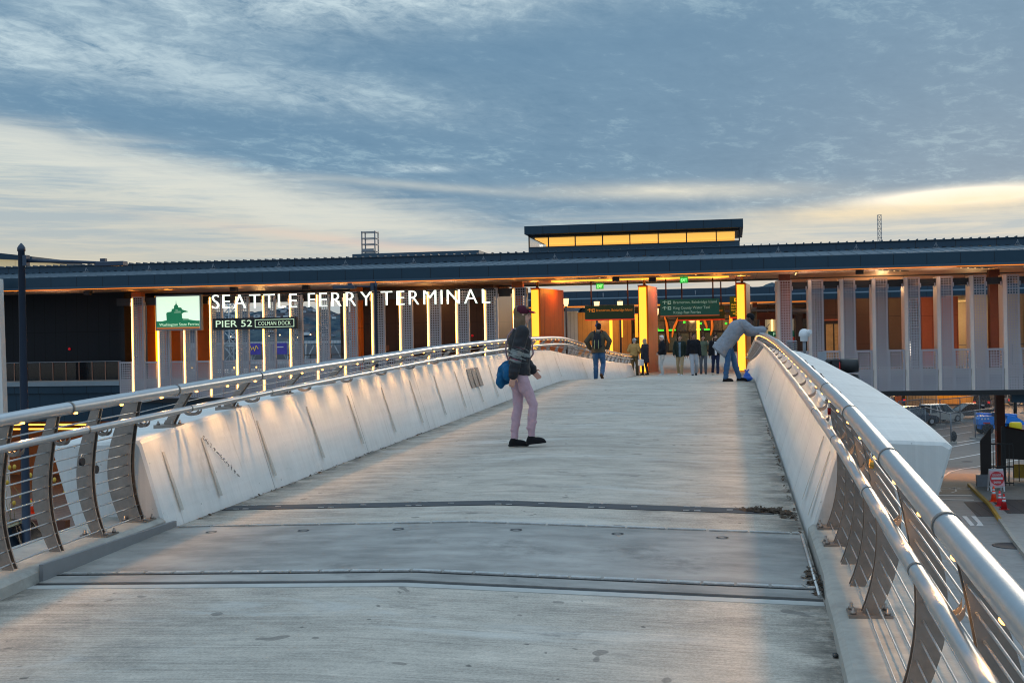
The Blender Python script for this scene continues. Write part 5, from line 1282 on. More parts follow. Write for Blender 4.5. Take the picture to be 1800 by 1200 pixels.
# padlocks on the railings
def padlock(lab, x, y, z, col, r=.026):
    t = thing('padlock', lab, 'padlock', (x, y, z), 0, 'padlocks hung on the railings')
    b = MB(); b.loft([[(x+dx, y+r*cos(2*pi*k/14), z-.03+r*sin(2*pi*k/14)) for k in range(14)] for dx in (-.010, .010)]); b.build('lock_body', mat('lock_%s' % col[0], col[1], .35, .6, var=.1), t)
    MB().tube([(x, y-.014, z-.012), (x, y-.014, z+.012), (x, y-.007, z+.026), (x, y+.007, z+.026), (x, y+.014, z+.012), (x, y+.014, z-.012)], .0035, 6).build('shackle', m_bright, t); return t
def rodp(s, y, k): h = .045+k*.083; return (XC+s*(2.60+post_u(h)), y, dz(y)+.09+(rz_(y)-dz(y)-.09)*h)
x, y, z = rodp(-1, 8.02, 7); padlock('upper round black dial padlock on the left railing beside a bowed post', x+.012, y, z-.018, ('black', (40, 40, 44)), .030)
x, y, z = rodp(-1, 8.17, 6); padlock('lower round dial padlock, just right of the upper one on the left railing', x+.012, y+.06, z-.018, ('black', (40, 40, 44)), .030)
x, y, z = rodp(1, 6.95, 9.6); padlock('brass padlock on the right railing between the two tubes', x, 6.3, z-.02, ('brass', (180, 140, 60)))
padlock('dark red padlock hanging high on the right railing near the first wall post', XC+2.62, 8.5, rz_(8.5)-.10, ('red', (130, 30, 26)))

# leaf litter and scraps on the deck
def litter(lab, cx, cy, rx, ry, n, seed, col=(72, 56, 42), ls=1.0):
    rr = random.Random(seed); mb = MB()
    for i in range(n):
        a = rr.uniform(0, 2*pi); q = sqrt(rr.random()); x = cx+rx*q*cos(a); y = cy+ry*q*sin(a); z = deckz(x, y)+.006+rr.random()*.022*(1-q)
        L_ = rr.uniform(.012, .05)*ls; b_ = rr.uniform(0, pi); c1 = Vector((cos(b_), sin(b_), rr.uniform(-.3, .5)))*L_; c2 = Vector((-sin(b_), cos(b_), rr.uniform(-.3, .3)))*rr.uniform(.003, .012)
        p = Vector((x, y, z)); mb.add([p-c1-c2, p+c1-c2, p+c1+c2, p-c1+c2], [(0, 1, 2, 3)])
    tag(mb.build('leaf_litter', mat('dead_leaf', col, .9, var=.4, scale=20), fix=False), lab, 'leaf litter', kind='stuff')
litter('brown clump of dead leaves and twigs on the black joint beside the right wall', .22, 10.0, .20, .11, 260, 1)
litter('trail of dead leaves between the clump and the foot of the right wall', .40, 9.85, .06, .2, 60, 2)
litter('twigs gathered at the end of the metal cover plate by the right curb', .45, 7.5, .04, .45, 90, 3)
litter('dirt and leaf crumbs along the foot of the right wall', .46, 13.5, .025, 4.5, 150, 4, (66, 60, 54), .4)
litter('dirt and leaf crumbs along the foot of the left wall', -4.42, 13.5, .025, 4.6, 150, 5, (66, 60, 54), .4)
sb = MB(); rr = random.Random(4)
for i in range(7): sb.ell((.475+rr.uniform(-.02, .02), 6.05+rr.uniform(-.035, .035), deckz(.47, 6.05)+.006+rr.uniform(0, .006)), (.014, .024, .007), 7, 5)
tag(sb.build('cloth_scrap', m_black), 'small black crumpled scrap at the foot of the right curb', 'scrap')

# ------------------------------------------------------------------ people
def ik(a, b, l1, l2, pole):
    a, b = Vector(a), Vector(b); d = b-a; L = min(d.length, (l1+l2)*.999); d.normalize()
    k = (l1*l1-l2*l2+L*L)/(2*L); h = sqrt(max(0, l1*l1-k*k)); p = Vector(pole); p = (p-d*p.dot(d)).normalized()
    return a+d*k+p*h
def rc(mb, a, b, ra, rb, n=12):
    a, b = Vector(a), Vector(b); mb.tube([a, b], [ra, rb], n); mb.ell(a, (ra, ra, ra), n, 8); mb.ell(b, (rb, rb, rb), n, 8)
def melt(mb, name, mats, parent, voxel, it=3, paint=None, wr=0.0):
    me = bpy.data.meshes.new(name); me.from_pydata(mb.v, [], mb.f)
    import bmesh
    bm = bmesh.new(); bm.from_mesh(me); bmesh.ops.remove_doubles(bm, verts=bm.verts, dist=1e-5); bmesh.ops.recalc_face_normals(bm, faces=bm.faces); bm.to_mesh(me); bm.free()
    o = bpy.data.objects.new(name, me); COL.objects.link(o)
    r = o.modifiers.new('r', 'REMESH'); r.mode = 'VOXEL'; r.voxel_size = voxel
    s = o.modifiers.new('s', 'SMOOTH'); s.factor = .5; s.iterations = it
    dg = bpy.context.evaluated_depsgraph_get(); dg.update()
    m2 = bpy.data.meshes.new_from_object(o.evaluated_get(dg)); o.modifiers.clear(); o.data = m2; bpy.data.meshes.remove(me); m2.name = name
    m2.polygons.foreach_set('use_smooth', [True]*len(m2.polygons))
    m2.materials.clear()
    for m_ in (mats if isinstance(mats, (list, tuple)) else [mats]): m2.materials.append(m_)
    if paint:
        for p in m2.polygons:
            k = paint(p.center)
            if k: p.material_index = k
    if wr:
        from mathutils import noise as N_
        nn = [v.normal.copy() for v in m2.vertices]; cc = [v.co.copy() for v in m2.vertices]; out_ = []
        for q, nv in zip(cc, nn):
            f_ = N_.noise(Vector((q.x*7, q.y*7, q.z*15)))+.6*N_.noise(Vector((q.x*16+3, q.y*16, q.z*24+q.x*14)))
            w_ = q+nv*f_*wr; out_ += [w_.x, w_.y, w_.z]
        m2.vertices.foreach_set('co', out_)
        m2.update()
    o.parent = parent; return o
m_lip = mat('lip_tone', (150, 84, 76), .5, var=0); m_eye = mat('eye_dark', (30, 24, 22), .3, var=0)
def skin(col): return mat('skin_%d' % col[0], col, .5, var=.08, scale=6)
def cloth(name, col, v=.16): return mat('cloth_'+name, col, .85, var=v, scale=7, spec=.2, bump=.12, bscale=60)

def person(label, x, y, zg, heading, h, P, group=None):
    """P: pose and clothing. Local frame: X right, Y forward, Z up; built for 1.75 m then scaled."""
    k = h/1.75; root = thing('person', label, 'person', (x, y, zg), heading, group); root.scale = (k, k, k)
    vx = P.get('voxel', .012)/k
    pel = Vector(P.get('pelvis', (0, 0, .94))); che = Vector(P.get('chest', (0, .01, 1.30))); nec = Vector(P.get('neck', (0, .015, 1.47))); hed = Vector(P.get('head', (0, .04, 1.625)))
    ax = (nec-pel).normalized(); rt_ = Vector(P.get('right', (1, 0, 0))); sh = P.get('shw', .175)*1.0
    yaw_h = P.get('headyaw', 0.0); pit_h = P.get('headpitch', 0.0)
    hr = Matrix.Rotation(yaw_h, 4, 'Z') @ Matrix.Rotation(pit_h, 4, 'X')
    S = {}; 
    for sd, s in (('L', -1), ('R', 1)):
        S['sh'+sd] = che+(nec-che)*.68+rt_*s*sh
        S['wr'+sd] = Vector(P.get('wrist'+sd, (s*(sh+.075), .03, .84)))
        S['el'+sd] = ik(S['sh'+sd], S['wr'+sd], .285, .255, P.get('elpole'+sd, (s*.45, -1, 0)))
        S['hip'+sd] = pel+rt_*s*.088+Vector((0, 0, -.04))
        S['an'+sd] = Vector(P.get('ankle'+sd, (s*.10, 0, .085)))
        S['kn'+sd] = ik(S['hip'+sd], S['an'+sd], .425, .405, P.get('knpole'+sd, (s*.06, 1, 0)))
    fat = P.get('fat', 1.0)
    # ---- body
    b = MB(); tq = ax.to_track_quat('Z', 'Y').to_matrix() if abs(ax.x) < .9 else Matrix.Identity(3)
    fwd = (Vector((0, 1, 0))-ax*ax.y).normalized(); ri = fwd.cross(ax).normalized(); TQ = Matrix((ri, fwd, ax)).transposed()
    b.ell(pel, (.145*fat, .098*fat, .12), 16, 10, TQ); b.ell(pel+(che-pel)*.5, (.125*fat, .09*fat, .16), 16, 10, TQ); b.ell(che+(che-pel)*.03, (.155*fat, .10*fat, .17), 16, 10, TQ)
    rc(b, S['shL'], S['shR'], .05, .05); rc(b, nec-ax*.06, nec+(hed-nec)*.5, .056, .050)
    hs = 1.0
    def H(v): return hed+(hr.to_3x3() @ Vector(v))*hs
    b.ell(H((0, -.012, .022)), (.073, .092, .093), 18, 12, hr); b.ell(H((0, .022, -.045)), (.055, .062, .068), 16, 10, hr)
    b.ell(H((0, .052, -.093)), (.027, .022, .018), 10, 6, hr); rc(b, H((0, .083, .018)), H((0, .102, -.026)), .009, .0145, 8)
    b.ell(H((0, .086, -.058)), (.024, .010, .009), 10, 6, hr)
    for s in (-1, 1): b.ell(H((s*.074, -.012, -.005)), (.010, .020, .032), 8, 6, hr); b.ell(H((s*.034, .074, .028)), (.022, .012, .008), 8, 6, hr)
    for sd, s in (('L', -1), ('R', 1)):
        rc(b, S['sh'+sd], S['el'+sd], .046, .037); rc(b, S['el'+sd], S['el'+sd]+(S['wr'+sd]-S['el'+sd])*.35, .038, .037); rc(b, S['el'+sd]+(S['wr'+sd]-S['el'+sd])*.35, S['wr'+sd], .037, .025)
        rc(b, S['hip'+sd], S['kn'+sd], .077, .052); cf = S['kn'+sd]+(S['an'+sd]-S['kn'+sd])*.32+Vector((0, -.012, 0)); rc(b, S['kn'+sd], cf, .050, .053); rc(b, cf, S['an'+sd], .052, .034)
        ft = Vector(P.get('toe'+sd, (0, 1, -.0))).normalized(); rc(b, S['an'+sd]-Vector((0, 0, .035)), S['an'+sd]+ft*.09-Vector((0, 0, .044)), .032, .022)
        # hand: palm, four fingers of unequal length with a knuckle bend, thumb from the side of the palm
        d = Vector(P.get('handdir'+sd, (S['wr'+sd]-S['el'+sd]))).normalized(); inn = Vector(P.get('palm'+sd, (-s, 0, 0))); inn = (inn-d*inn.dot(d)).normalized(); wd = d.cross(inn).normalized()
        if wd.dot(Vector((0, 1, 0))) < 0 and abs(wd.y) > .2: wd = -wd
        w0 = S['wr'+sd]; HM = Matrix((wd, inn, d)).transposed()
        b.ell(w0+d*.052, (.041, .015, .052), 12, 8, HM); fr = .0088
        curl = P.get('curl', .55)
        for i, ln in enumerate((.066, .074, .070, .056)):
            base = w0+d*.090+wd*(.030-.020*i)
            j1 = base+(d*cos(curl*.5)+inn*sin(curl*.5))*ln*.5; j2 = j1+(d*cos(curl*1.5)+inn*sin(curl*1.5))*ln*.5
            rc(b, base-d*.02, j1, fr, fr, 8); rc(b, j1, j2, fr, fr*.85, 8)
        tb = w0+d*.028+wd*.034; t1 = tb+(d*.7+wd*.7+inn*.25).normalized()*.038; t2 = t1+(d*.95+inn*.35+wd*.1).normalized()*.030; rc(b, tb-wd*.01, t1, .012, .010, 8); rc(b, t1, t2, .010, .008, 8)
    sk = skin(P.get('skin', (190, 140, 118))); inv = hr.to_3x3().inverted()
    def paint(c):
        q = inv @ (c-hed)
        if q.y > .06 and abs(q.x) < .024 and abs(q.z+.058) < .0095: return 1
        if q.y > .062 and .018 < abs(q.x) < .048 and abs(q.z-.008) < .009: return 2
        if q.y > .062 and .014 < abs(q.x) < .052 and abs(q.z-.031) < .006: return 2
        return 0
    body = melt(b, 'body', [sk, m_lip, m_eye], root, min(vx, .0085), 2, paint)
    # ---- trousers
    t = MB(); tw = P.get('leg', 1.0)
    t.ell(pel, (.160*fat, .115*fat, .125), 16, 10, TQ)
    for sd in 'LR':
        rc(t, S['hip'+sd], S['kn'+sd], .098*tw, .068*tw); cf = S['kn'+sd]+(S['an'+sd]-S['kn'+sd])*.35+Vector((0, -.008, 0)); rc(t, S['kn'+sd], cf, .067*tw, .069*tw)
        en = S['an'+sd]+Vector((0, 0, P.get('cuff', 0.0))); rc(t, cf, en, .068*tw, .056*tw*P.get('ankw', 1.0)); t.ell(S['kn'+sd]*.35+S['hip'+sd]*.65+Vector((0, -.01, 0)), (.094*tw, .098*tw, .12), 12, 8)
        for q in (.25, .5, .8): t.ell(cf+(en-cf)*q+Vector((.0, .012*(-1)**int(q*10), 0)), (.059*tw*(1.0 if q < .6 else P.get('ankw', 1.0)), .062*tw*(1.0 if q < .6 else P.get('ankw', 1.0)), .03), 12, 6)
    melt(t, 'trousers', P['trousers'], root, vx, 2, None, .007)
    # ---- shoes
    for sd in 'LR':
        f = MB(); ft = Vector(P.get('toe'+sd, (0, 1, 0))).normalized(); sdv = ft.cross(Vector((0, 0, 1))).normalized() if abs(ft.z) < .9 else Vector((1, 0, 0)); upv = sdv.cross(ft).normalized(); FM = Matrix((sdv, ft, upv)).transposed()
        a = S['an'+sd]; rc(f, a-upv*.005, a-upv*.04-ft*.02, .046, .046); f.ell(a+ft*.045-upv*.040, (.046, .115, .040), 14, 8, FM); f.ell(a+ft*.115-upv*.052, (.048, .062, .030), 14, 8, FM); f.obox(a+ft*.055-upv*.074, (.084, .255, .020), FM)
        melt(f, 'shoe', P['shoes'], root, min(vx, .010), 1)
    # ---- tops
    def top(name, m_, g, hem, sleeves=True, sl_end=1.0, front=None, hw=1.0, sleevew=1.0):
        c = MB(); rings = []
        base = pel+Vector(P.get('hemdir', (0, 0, -1)))*0 
        n = 9
        for i in range(n+1):
            q = i/n; 
            if hem <= 0: st = pel+(pel-che).normalized()*(-hem)
            else: st = pel+(che-pel)*hem
            sp = st+(che-st)*min(1, q*1.55) if q < .645 else che+(nec-che)*((q-.645)/.355)
            w_ = [.175, .170, .160, .155, .160, .170, .182, .178, .130, .07][i]*hw; d_ = [.128, .125, .118, .115, .118, .124, .126, .112, .085, .066][i]*hw
            if hem < -.2: w_ *= 1+.10*(1-q); d_ *= 1+.12*(1-q)
            w_ = (w_+g)*fat; d_ = (d_+g)*fat
            rings.append([tuple(sp+ri*w_*cos(2*pi*j/20)+fwd*d_*sin(2*pi*j/20)) for j in range(20)])
        c.loft(rings)
        for s, sd in ((-1, 'L'), (1, 'R')):
            c.ell(S['sh'+sd]-ax*.01, (.068+g, .070+g, .068+g), 12, 8)
            if sleeves:
                sw = sleevew; rc(c, S['sh'+sd], S['el'+sd], (.066+g)*sw, (.056+g)*sw); rc(c, S['el'+sd], S['el'+sd]+(S['wr'+sd]-S['el'+sd])*sl_end, (.056+g)*sw, (.042+g)*sw)
                for q in (.3, .6, .85): c.ell(S['el'+sd]+(S['wr'+sd]-S['el'+sd])*q*sl_end, ((.055+g)*sw, (.055+g)*sw, (.030+g)*sw), 10, 6)
                c.ell(S['sh'+sd]*.55+S['el'+sd]*.45, ((.064+g)*sw, (.066+g)*sw, .035), 10, 6)
        c.tube([nec-ax*.05, nec+ax*.022], [.075+g, .062+g*.5], 14)
        return melt(c, name, m_, root, vx, 2, front, .011)
    fr_ = P.get('openfront'); 
    def openpaint(c):
        if not fr_: return 0
        q = c-pel; yy = q.dot(fwd); xx = q.dot(ri); zz_ = q.dot(ax)
        return 1 if (yy > .03 and abs(xx) < .045+.02*max(0, zz_-.3) and zz_ < .50) else 0
    top(P.get('topname', 'jacket'), [P['top'], fr_ or P['top']], P.get('g', .0), P.get('hem', -.06), front=openpaint, hw=P.get('hw', 1.0), sleevew=P.get('sleevew', 1.0))
    if P.get('hood'):
        c = MB(); c.ell(nec-fwd*.06+ax*.01, (.095, .065, .06), 14, 8); melt(c, 'hood', P['top'], root, vx, 2)
    # ---- hair and hats
    hm = P.get('hair')
    if hm:
        c = MB(); c.ell(H((0, -.022, .038)), (.082, .097, .092), 16, 10, hr); c.ell(H((0, -.050, -.01)), (.076, .062, .075), 14, 8, hr); c.ell(H((.02, .045, .085)), (.05, .04, .03), 10, 6, hr)
        if P.get('long'):
            c.ell(H((0, -.065, -.09)), (.082, .05, .11), 14, 8, hr)
            for s in (-1, 1): c.ell(H((s*.066, -.02, -.07)), (.026, .045, .10), 10, 8, hr)
        o_ = melt(c, 'hair', hm, root, vx, 1, None, .006)
    if P.get('cap'):
        c = MB(); c.ell(H((0, -.012, .052)), (.087, .103, .078), 18, 10, hr)
        rings = []
        for i in range(5):
            yy = .07+.022*i; w_ = .075*(1-.12*i*i/6); rings.append([tuple(H((w_*cos(a), yy, .055-.006*i+.012*sin(a)))) for a in [pi*j/8 for j in range(9)]]+[tuple(H((w_*cos(a), yy, .046-.006*i+.010*sin(a)))) for a in [pi*(8-j)/8 for j in range(9)]])
        cm = P['cap']; melt(c, 'cap', cm[0], root, vx, 1); MB().loft(rings).build('cap_brim', cm[1], root, world=False)
    if P.get('beanie'):
        c = MB(); c.ell(H((0, -.018, .045)), (.088, .103, .090), 18, 10, hr); c.ell(H((0, -.012, .028)), (.092, .106, .034), 18, 8, hr); melt(c, 'knit_hat', P['beanie'], root, vx, 1)
    if P.get('beard'):
        c = MB(); c.ell(H((0, .038, -.070)), (.056, .055, .045), 12, 8, hr); c.ell(H((0, .022, -.05)), (.062, .05, .045), 12, 8, hr); melt(c, 'beard', P['beard'], root, min(vx, .009), 1)
    if P.get('glasses'):
        g_ = MB()
        for s in (-1, 1): g_.tube([H((s*.034+.022*cos(a*pi/6), .092, .010+.017*sin(a*pi/6))) for a in range(13)], .0025, 5); g_.tube([H((s*.056, .090, .014)), H((s*.078, -.01, .010))], .0025, 5)
        g_.tube([H((-.012, .094, .012)), H((.012, .094, .012))], .0025, 5); g_.build('glasses', m_black, root, world=False)
    S.update(pel=pel, che=che, nec=nec, hed=hed, fwd=fwd, ri=ri, ax=ax, root=root, k=k, x=x, y=y, zg=zg, hd=heading)
    return S
def toworld(S, v):
    c, s = cos(S['hd']), sin(S['hd']); v = Vector(v)*S['k']; return Vector((S['x']+c*v.x-s*v.y, S['y']+s*v.x+c*v.y, S['zg']+v.z))
def held(name, label, cat, S, at, mb, m, it=0):
    """a carried thing, modelled in its carrier's frame around the point at, kept top-level"""
    p = toworld(S, at); t = thing(name, label, cat, p, S['hd']); t.scale = (S['k'],)*3
    mb.v = [(v[0]-at[0], v[1]-at[1], v[2]-at[2]) for v in mb.v]
    return t, mb
jeans = cloth('blue_jeans', (58, 92, 128)); blk = cloth('black', (30, 31, 34)); 
def patch_mat():
    m = bpy.data.materials.new('patterned_jacket'); m.use_nodes = True; nt = m.node_tree; b = nt.nodes['Principled BSDF']
    P = nt.nodes.new('ShaderNodeTexCoord').outputs['Object']; x, y, z = xyz(nt, P)
    n = noise(nt, comb(nt, x*1.2, y*1.2, z*9.0+y*3.0), 2.4, 3, .6); n2 = noise(nt, comb(nt, x, y, z*12.0+y*4.0), 3.1, 2, .5)
    band = (z-1.14).f('ABSOLUTE').smooth(.12, .05)
    c = mixc(nt, n.smooth(.50, .56)*band, lin((28, 30, 36)), lin((118, 124, 122))); c = mixc(nt, n2.smooth(.60, .66)*band, c, lin((132, 60, 78)))
    nt.links.new(c, b.inputs['Base Color']); b.inputs['Roughness'].default_value = .8; return m
# 1 passer-by in the foreground
w = (-2.58, 14.45)
def wk(a, s=0): return a
P1 = dict(voxel=.010, skin=(196, 148, 128), pelvis=(0, 0, .95), chest=(0, .015, 1.31), neck=(0, .03, 1.475), head=(0, .055, 1.63), headyaw=R(4),
          ankleL=(-.06, -.07, .085), ankleR=(.05, .13, .115), toeR=(0, 1, .08), toeL=(0, 1, 0), wristL=(-.24, .20, .95), wristR=(.225, -.10, .90), leg=.88, ankw=.74, cuff=-.02,
          trousers=cloth('lavender', (182, 152, 162)), shoes=cloth('black_shoe', (24, 24, 27)), top=patch_mat(), hem=-.06, g=.022, topname='jacket', hw=.96,
          hair=cloth('light_brown_hair', (112, 90, 70)), long=True, cap=(cloth('maroon', (74, 26, 42)), cloth('raspberry', (150, 26, 62))))
W1 = person('woman in maroon cap, black patterned jacket and lavender leggings striding across the deck', w[0], w[1], deckz(*w)+.008, R(-72), 1.72, P1)
# pattern bands on her jacket
q = MB()
for zc, col_ in ((1.18, 0),):
    for s in range(28):
        pass
bg_ = MB(); bg_.ell((-.14, -.06, .98), (.07, .16, .10), 16, 10); bg_.ell((-.13, -.16, .90), (.06, .11, .13), 14, 8); bg_.ell((-.10, -.22, .82), (.05, .06, .10), 12, 8); bg_.ell((-.05, -.15, .97), (.12, .06, .07), 12, 8)
for dx, dz_ in ((.17, -.05), (.13, -.02)): bg_.ell((dx-.02, -.15, .96+dz_), (.07, .08, .10), 14, 8)
t_, mbb = held('shoulder_bag', 'bright blue soft bag slung behind the hips of the striding woman', 'bag', W1, (-.1, -.1, .9), bg_, None); melt(mbb, 'bag', cloth('cobalt', (24, 84, 124)), t_, .012, 3, None, .012)
st_ = MB().tube([(-.17, -.10, 1.03), (-.15, -.145, 1.2), (-.02, -.125, 1.38), (.10, -.07, 1.47), (.15, .04, 1.44), (.10, .155, 1.32), (-.04, .19, 1.15), (-.16, .12, 1.02)], .011, 6); st_.v = [(v[0]+.1, v[1]+.1, v[2]-.9) for v in st_.v]; st_.build('strap', cloth('pale_strap', (150, 130, 140)), t_, world=False)
# 2 man with backpack walking away
p2 = (-4.12, 37.2)
P2 = dict(voxel=.012, skin=(188, 140, 116), ankleL=(-.10, .02, .085), ankleR=(.12, -.16, .20), toeR=(.1, .7, -.7), wristL=(-.27, .08, .98), wristR=(.27, .05, .98), elpoleL=(-1, -.6, 0), elpoleR=(1, -.6, 0), leg=1.12, fat=1.05,
          trousers=jeans, shoes=cloth('brown_shoe', (88, 62, 44)), top=cloth('olive_brown', (84, 76, 62)), hem=-.10, g=.02, hw=1.08, headyaw=R(25), cap=(cloth('denim_cap', (50, 66, 104)), cloth('denim_cap', (50, 66, 104))), hair=cloth('dark_hair', (40, 32, 28)))
S2 = person('man in an olive jacket, blue jeans and blue cap walking away with a black backpack', p2[0], p2[1], dz(p2[1])+.008, R(-3), 1.80, P2)
bp = MB(); bp.ell((0, -.20, 1.22), (.125, .085, .22), 16, 10); bp.ell((0, -.22, 1.10), (.135, .09, .14), 16, 10); bp.ell((0, -.27, 1.08), (.10, .05, .10), 14, 8); bp.ell((0, -.19, 1.36), (.10, .07, .09), 14, 8)
t_, mbb = held('backpack', 'black backpack worn by the man walking away', 'backpack', S2, (0, -.2, 1.05), bp, None); melt(mbb, 'pack', cloth('pack_black', (40, 42, 48)), t_, .012, 2, None, .008)
sp2 = MB()
for s in (-1, 1): sp2.tube([(s*.08, -.17, 1.42), (s*.10, -.08, 1.52), (s*.115, .04, 1.52), (s*.12, .135, 1.40), (s*.13, .15, 1.22), (s*.14, -.02, 1.08), (s*.11, -.16, 1.04)], .018, 8)
sp2.v = [(v[0], v[1]+.2, v[2]-1.05) for v in sp2.v]; sp2.build('strap', MATS['cloth_pack_black'], t_, world=False)
zp = MB(); 
for s in (-1, 1): zp.box(s*.06-.006, s*.06+.006, -.125, -.115, -.08, .18)
zp.build('zip', mat('pale_zip', (170, 180, 120), .5, var=0), t_, world=False)
# 3 + 4 the pair at the left
fz = -1.69
P3 = dict(skin=(198, 160, 140), ankleL=(-.12, -.02, .085), ankleR=(.11, .06, .085), wristL=(-.20, .16, 1.05), wristR=(.20, .18, 1.06), leg=1.15, trousers=cloth('olive_brown_trouser', (98, 88, 66)), shoes=cloth('dark_shoe', (40, 34, 30)),
          top=cloth('mustard', (176, 138, 84)), hem=-.04, g=.02, fat=1.08, head=(0, .06, 1.62), hair=cloth('grey_hair', (150, 148, 146)), cap=(cloth('white_cap', (206, 206, 210)), cloth('white_cap', (206, 206, 210))), headyaw=R(-20))
S3 = person('older man in mustard jacket and white cap seen from behind', -4.50, 55.6, dz(55.6)+.008, R(-14), 1.72, P3)
P4 = dict(skin=(206, 164, 142), ankleL=(-.08, .10, .085), ankleR=(.09, -.06, .085), wristR=(.19, .34, 1.26), handdirR=(0, 1, .1), palmR=(0, 0, -1), wristL=(-.23, .06, .84), leg=.92, trousers=cloth('navy_black', (30, 34, 46)), shoes=blk,
          top=cloth('charcoal_coat', (46, 48, 56)), hem=-.34, g=.022, topname='coat', hair=cloth('ash_blonde', (164, 144, 120)), long=True, glasses=True, scl=1)
S4 = person('woman with loose blonde hair in a long charcoal coat reaching toward the man in mustard', -3.98, 55.5, dz(55.5)+.008, R(62), 1.68, P4)
bgm = MB().box(-.30-.14, -.30+.10, -.05+.02, .05+.10, .46, .76, .02); bgm.tube([(-.36, .06, .75), (-.34, .06, .84), (-.26, .06, .84), (-.24, .06, .75)], .006, 6)
t_, mbb = held('paper_bag', 'white paper bag hanging from the hand of the woman in the charcoal coat', 'bag', S4, (-.3, .05, .46), bgm, None); mbb.build('bag', mat('white_paper', (214, 214, 212), .7, var=.06), t_, world=False)
# 5 elderly man with white hair
P5 = dict(skin=(206, 150, 130), ankleL=(-.10, .02, .085), ankleR=(.10, .0, .085), wristL=(-.16, .14, .98), wristR=(.16, .16, .98), leg=1.08, fat=1.04, trousers=cloth('pale_trouser', (182, 180, 176)), shoes=cloth('white_shoe', (196, 196, 196)), top=cloth('black_parka', (30, 31, 36)), hem=-.04, g=.035, hood=True,
          hair=cloth('white_hair', (222, 220, 216)), headyaw=R(30))
person('elderly white haired man in a short black parka and pale trousers standing alone', -3.10, 53.9, dz(53.9)+.008, R(96), 1.80, P5)
# 6-9 group walking towards the viewer
P6 = dict(skin=(186, 138, 112), ankleL=(-.07, .20, .10), ankleR=(.09, -.24, .16), toeR=(0, .8, -.6), wristL=(-.235, -.02, .90), wristR=(.235, .10, .92), leg=1.02, trousers=cloth('khaki', (160, 138, 106)), shoes=cloth('white_shoe', (196, 196, 196)), top=cloth('dark_green_jacket', (38, 46, 40)), openfront=cloth('slate_shirt', (96, 112, 124)), hem=-.12, g=.018, hair=cloth('dark_hair', (40, 32, 28)))
person('man in open dark green jacket, slate shirt and khaki trousers walking toward the viewer', -2.22, 51.4, dz(51.4)+.008, R(178), 1.76, P6)
P7 = dict(skin=(150, 104, 82), ankleL=(-.10, -.26, .17), ankleR=(.07, .22, .09), toeL=(0, .8, -.6), wristL=(-.25, .06, .88), wristR=(.25, .02, .88), leg=1.14, fat=1.06, trousers=cloth('grey_sweat', (158, 160, 166)), shoes=blk, top=cloth('black_hoodie', (26, 27, 32)), hem=-.02, g=.025, hood=True, topname='hoodie', hair=cloth('black_hair', (24, 22, 22)))
S7 = person('man in a black hoodie and light grey trousers in the middle of the walking group', -1.62, 50.6, dz(50.6)+.008, R(186), 1.80, P7)
P8 = dict(skin=(176, 128, 104), ankleL=(-.10, .10, .09), ankleR=(.10, -.08, .09), wristL=(-.22, .28, 1.36), handdirL=(0, .3, 1), wristR=(.24, .05, .9), leg=1.0, trousers=cloth('dark_grey_trouser', (86, 88, 94)), shoes=blk, top=cloth('sage_jacket', (88, 96, 80)), hem=-.10, g=.02, hair=cloth('black_hair', (24, 22, 22)))
person('man in a sage green jacket with one hand raised, mostly hidden behind the black hoodie', -1.32, 54.2, dz(54.2)+.008, R(182), 1.78, P8)
P9 = dict(skin=(178, 132, 108), ankleL=(-.06, .20, .09), ankleR=(.10, -.24, .16), toeR=(0, .8, -.6), wristL=(-.22, .18, 1.02), wristR=(.245, .0, .88), leg=.98, trousers=cloth('navy_jeans', (34, 42, 66)), shoes=cloth('beige_shoe', (190, 170, 150)), top=cloth('black_bomber', (28, 29, 34)), openfront=cloth('white_shirt', (206, 206, 208)), hem=-.06, g=.018, hair=cloth('black_hair', (24, 22, 22)), beard=cloth('black_hair', (24, 22, 22)))
S9 = person('bearded man in black jacket, white shirt and navy jeans right of the walking group', -.74, 51.6, dz(51.6)+.008, R(188), 1.76, P9)
fb = MB().ell((-.33, .16, 1.04), (.09, .16, .10), 12, 8)
t_, mbb = held('sports_bag', 'dark bag with green stripes under the arm of the bearded man', 'bag', S9, (-.33, .16, .95), fb, None); melt(mbb, 'bag', cloth('dark_bag', (36, 44, 42)), t_, .014, 1)
gs = MB()
for z in (.05, .10, .15): gs.tube([(-.095, -.10, z), (-.10, .0, z), (-.095, .10, z)], .011, 5)
gs.tube([(-.05, .155, z) for z in (.04, .09, .14)], .02, 5); gs.build('stripe', mat('green_stripe', (50, 190, 110), .5, var=0), t_, world=False)
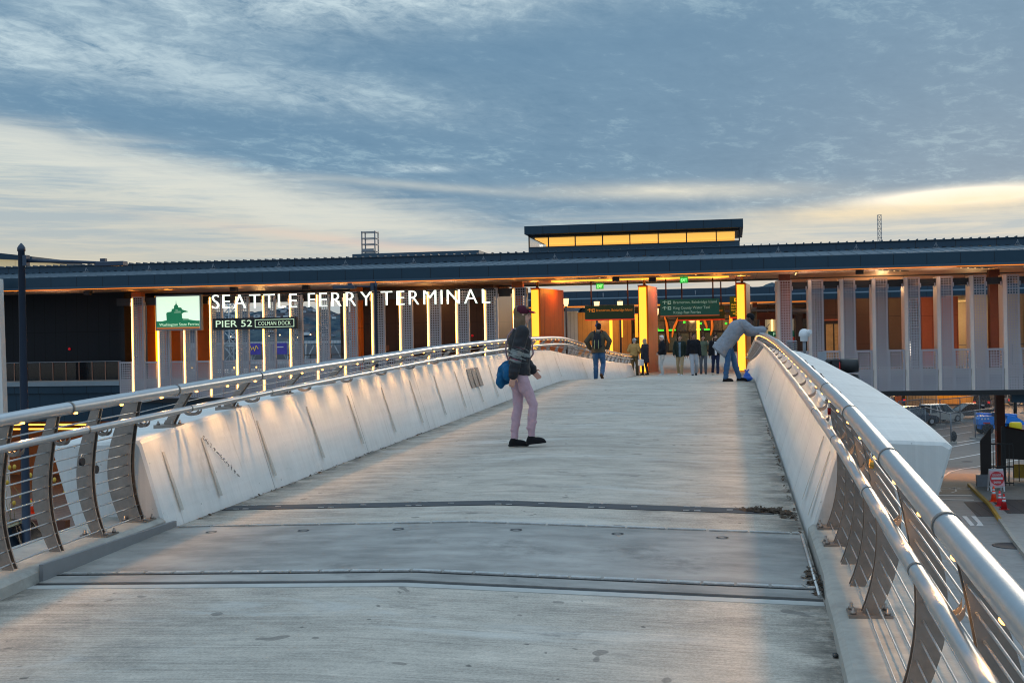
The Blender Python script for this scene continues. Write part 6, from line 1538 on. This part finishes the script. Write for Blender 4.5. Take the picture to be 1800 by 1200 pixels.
# 10 man leaning on the right railing
lx, ly = -.10, 29.4
P10 = dict(voxel=.010, skin=(96, 66, 52), pelvis=(.0, -.03, .95), chest=(.0, .20, 1.25), neck=(0, .36, 1.385), head=(.0, .50, 1.455), headpitch=R(-38), fat=1.14, ankleL=(-.10, .24, .085), ankleR=(.11, -.10, .085), toeL=(0, 1, 0), toeR=(.2, 1, 0), knpoleL=(0, 1, 0),
           wristL=(-.10, .74, 1.17), wristR=(.10, .78, 1.19), elpoleL=(-.5, -.2, -1), elpoleR=(.5, -.2, -1), handdirL=(.1, 1, .35), handdirR=(-.1, 1, .35), palmL=(1, .0, .3), palmR=(-1, 0, .3), leg=1.0, curl=.9,
           trousers=jeans, shoes=cloth('black_shoe', (24, 24, 27)), top=cloth('grey_wool_coat', (132, 136, 144), .22), hem=-.34, g=.04, topname='coat', sleevew=1.08, beanie=cloth('black_knit', (22, 22, 26)), glasses=True)
S10 = person('man in a grey wool coat and black knit hat bending over the right railing', lx, ly, deckz(lx, ly)+.008, R(-84), 1.80, P10)
ph = MB().obox((0, .90, 1.27), (.075, .010, .15), Matrix.Rotation(R(-40), 4, 'X')); t_, mbb = held('phone', 'dark phone held over the railing by the bending man', 'phone', S10, (0, .90, 1.2), ph, None); mbb.build('phone_body', m_black, t_, world=False)
# blue carrier bag by the right wall
bx, by = .33, 29.7; zb_ = deckz(bx, by)
pbg = thing('plastic_bag', 'blue plastic bag knotted at the top, on the deck by the right wall', 'bag', (bx, by, zb_))
q = MB(); q.ell((bx, by, zb_+.07), (.13, .12, .07), 14, 8); q.ell((bx-.01, by, zb_+.13), (.09, .08, .08), 12, 8); q.ell((bx-.02, by, zb_+.20), (.04, .035, .05), 10, 6); rc(q, (bx-.02, by, zb_+.23), (bx-.06, by, zb_+.285), .012, .02, 8); rc(q, (bx-.02, by, zb_+.23), (bx+.03, by, zb_+.28), .012, .02, 8)
q.v = [(v[0]-bx, v[1]-by, v[2]-zb_) for v in q.v]; melt(q, 'bag', mat('blue_plastic', (20, 96, 200), .3, var=.2, scale=14), pbg, .010, 1)
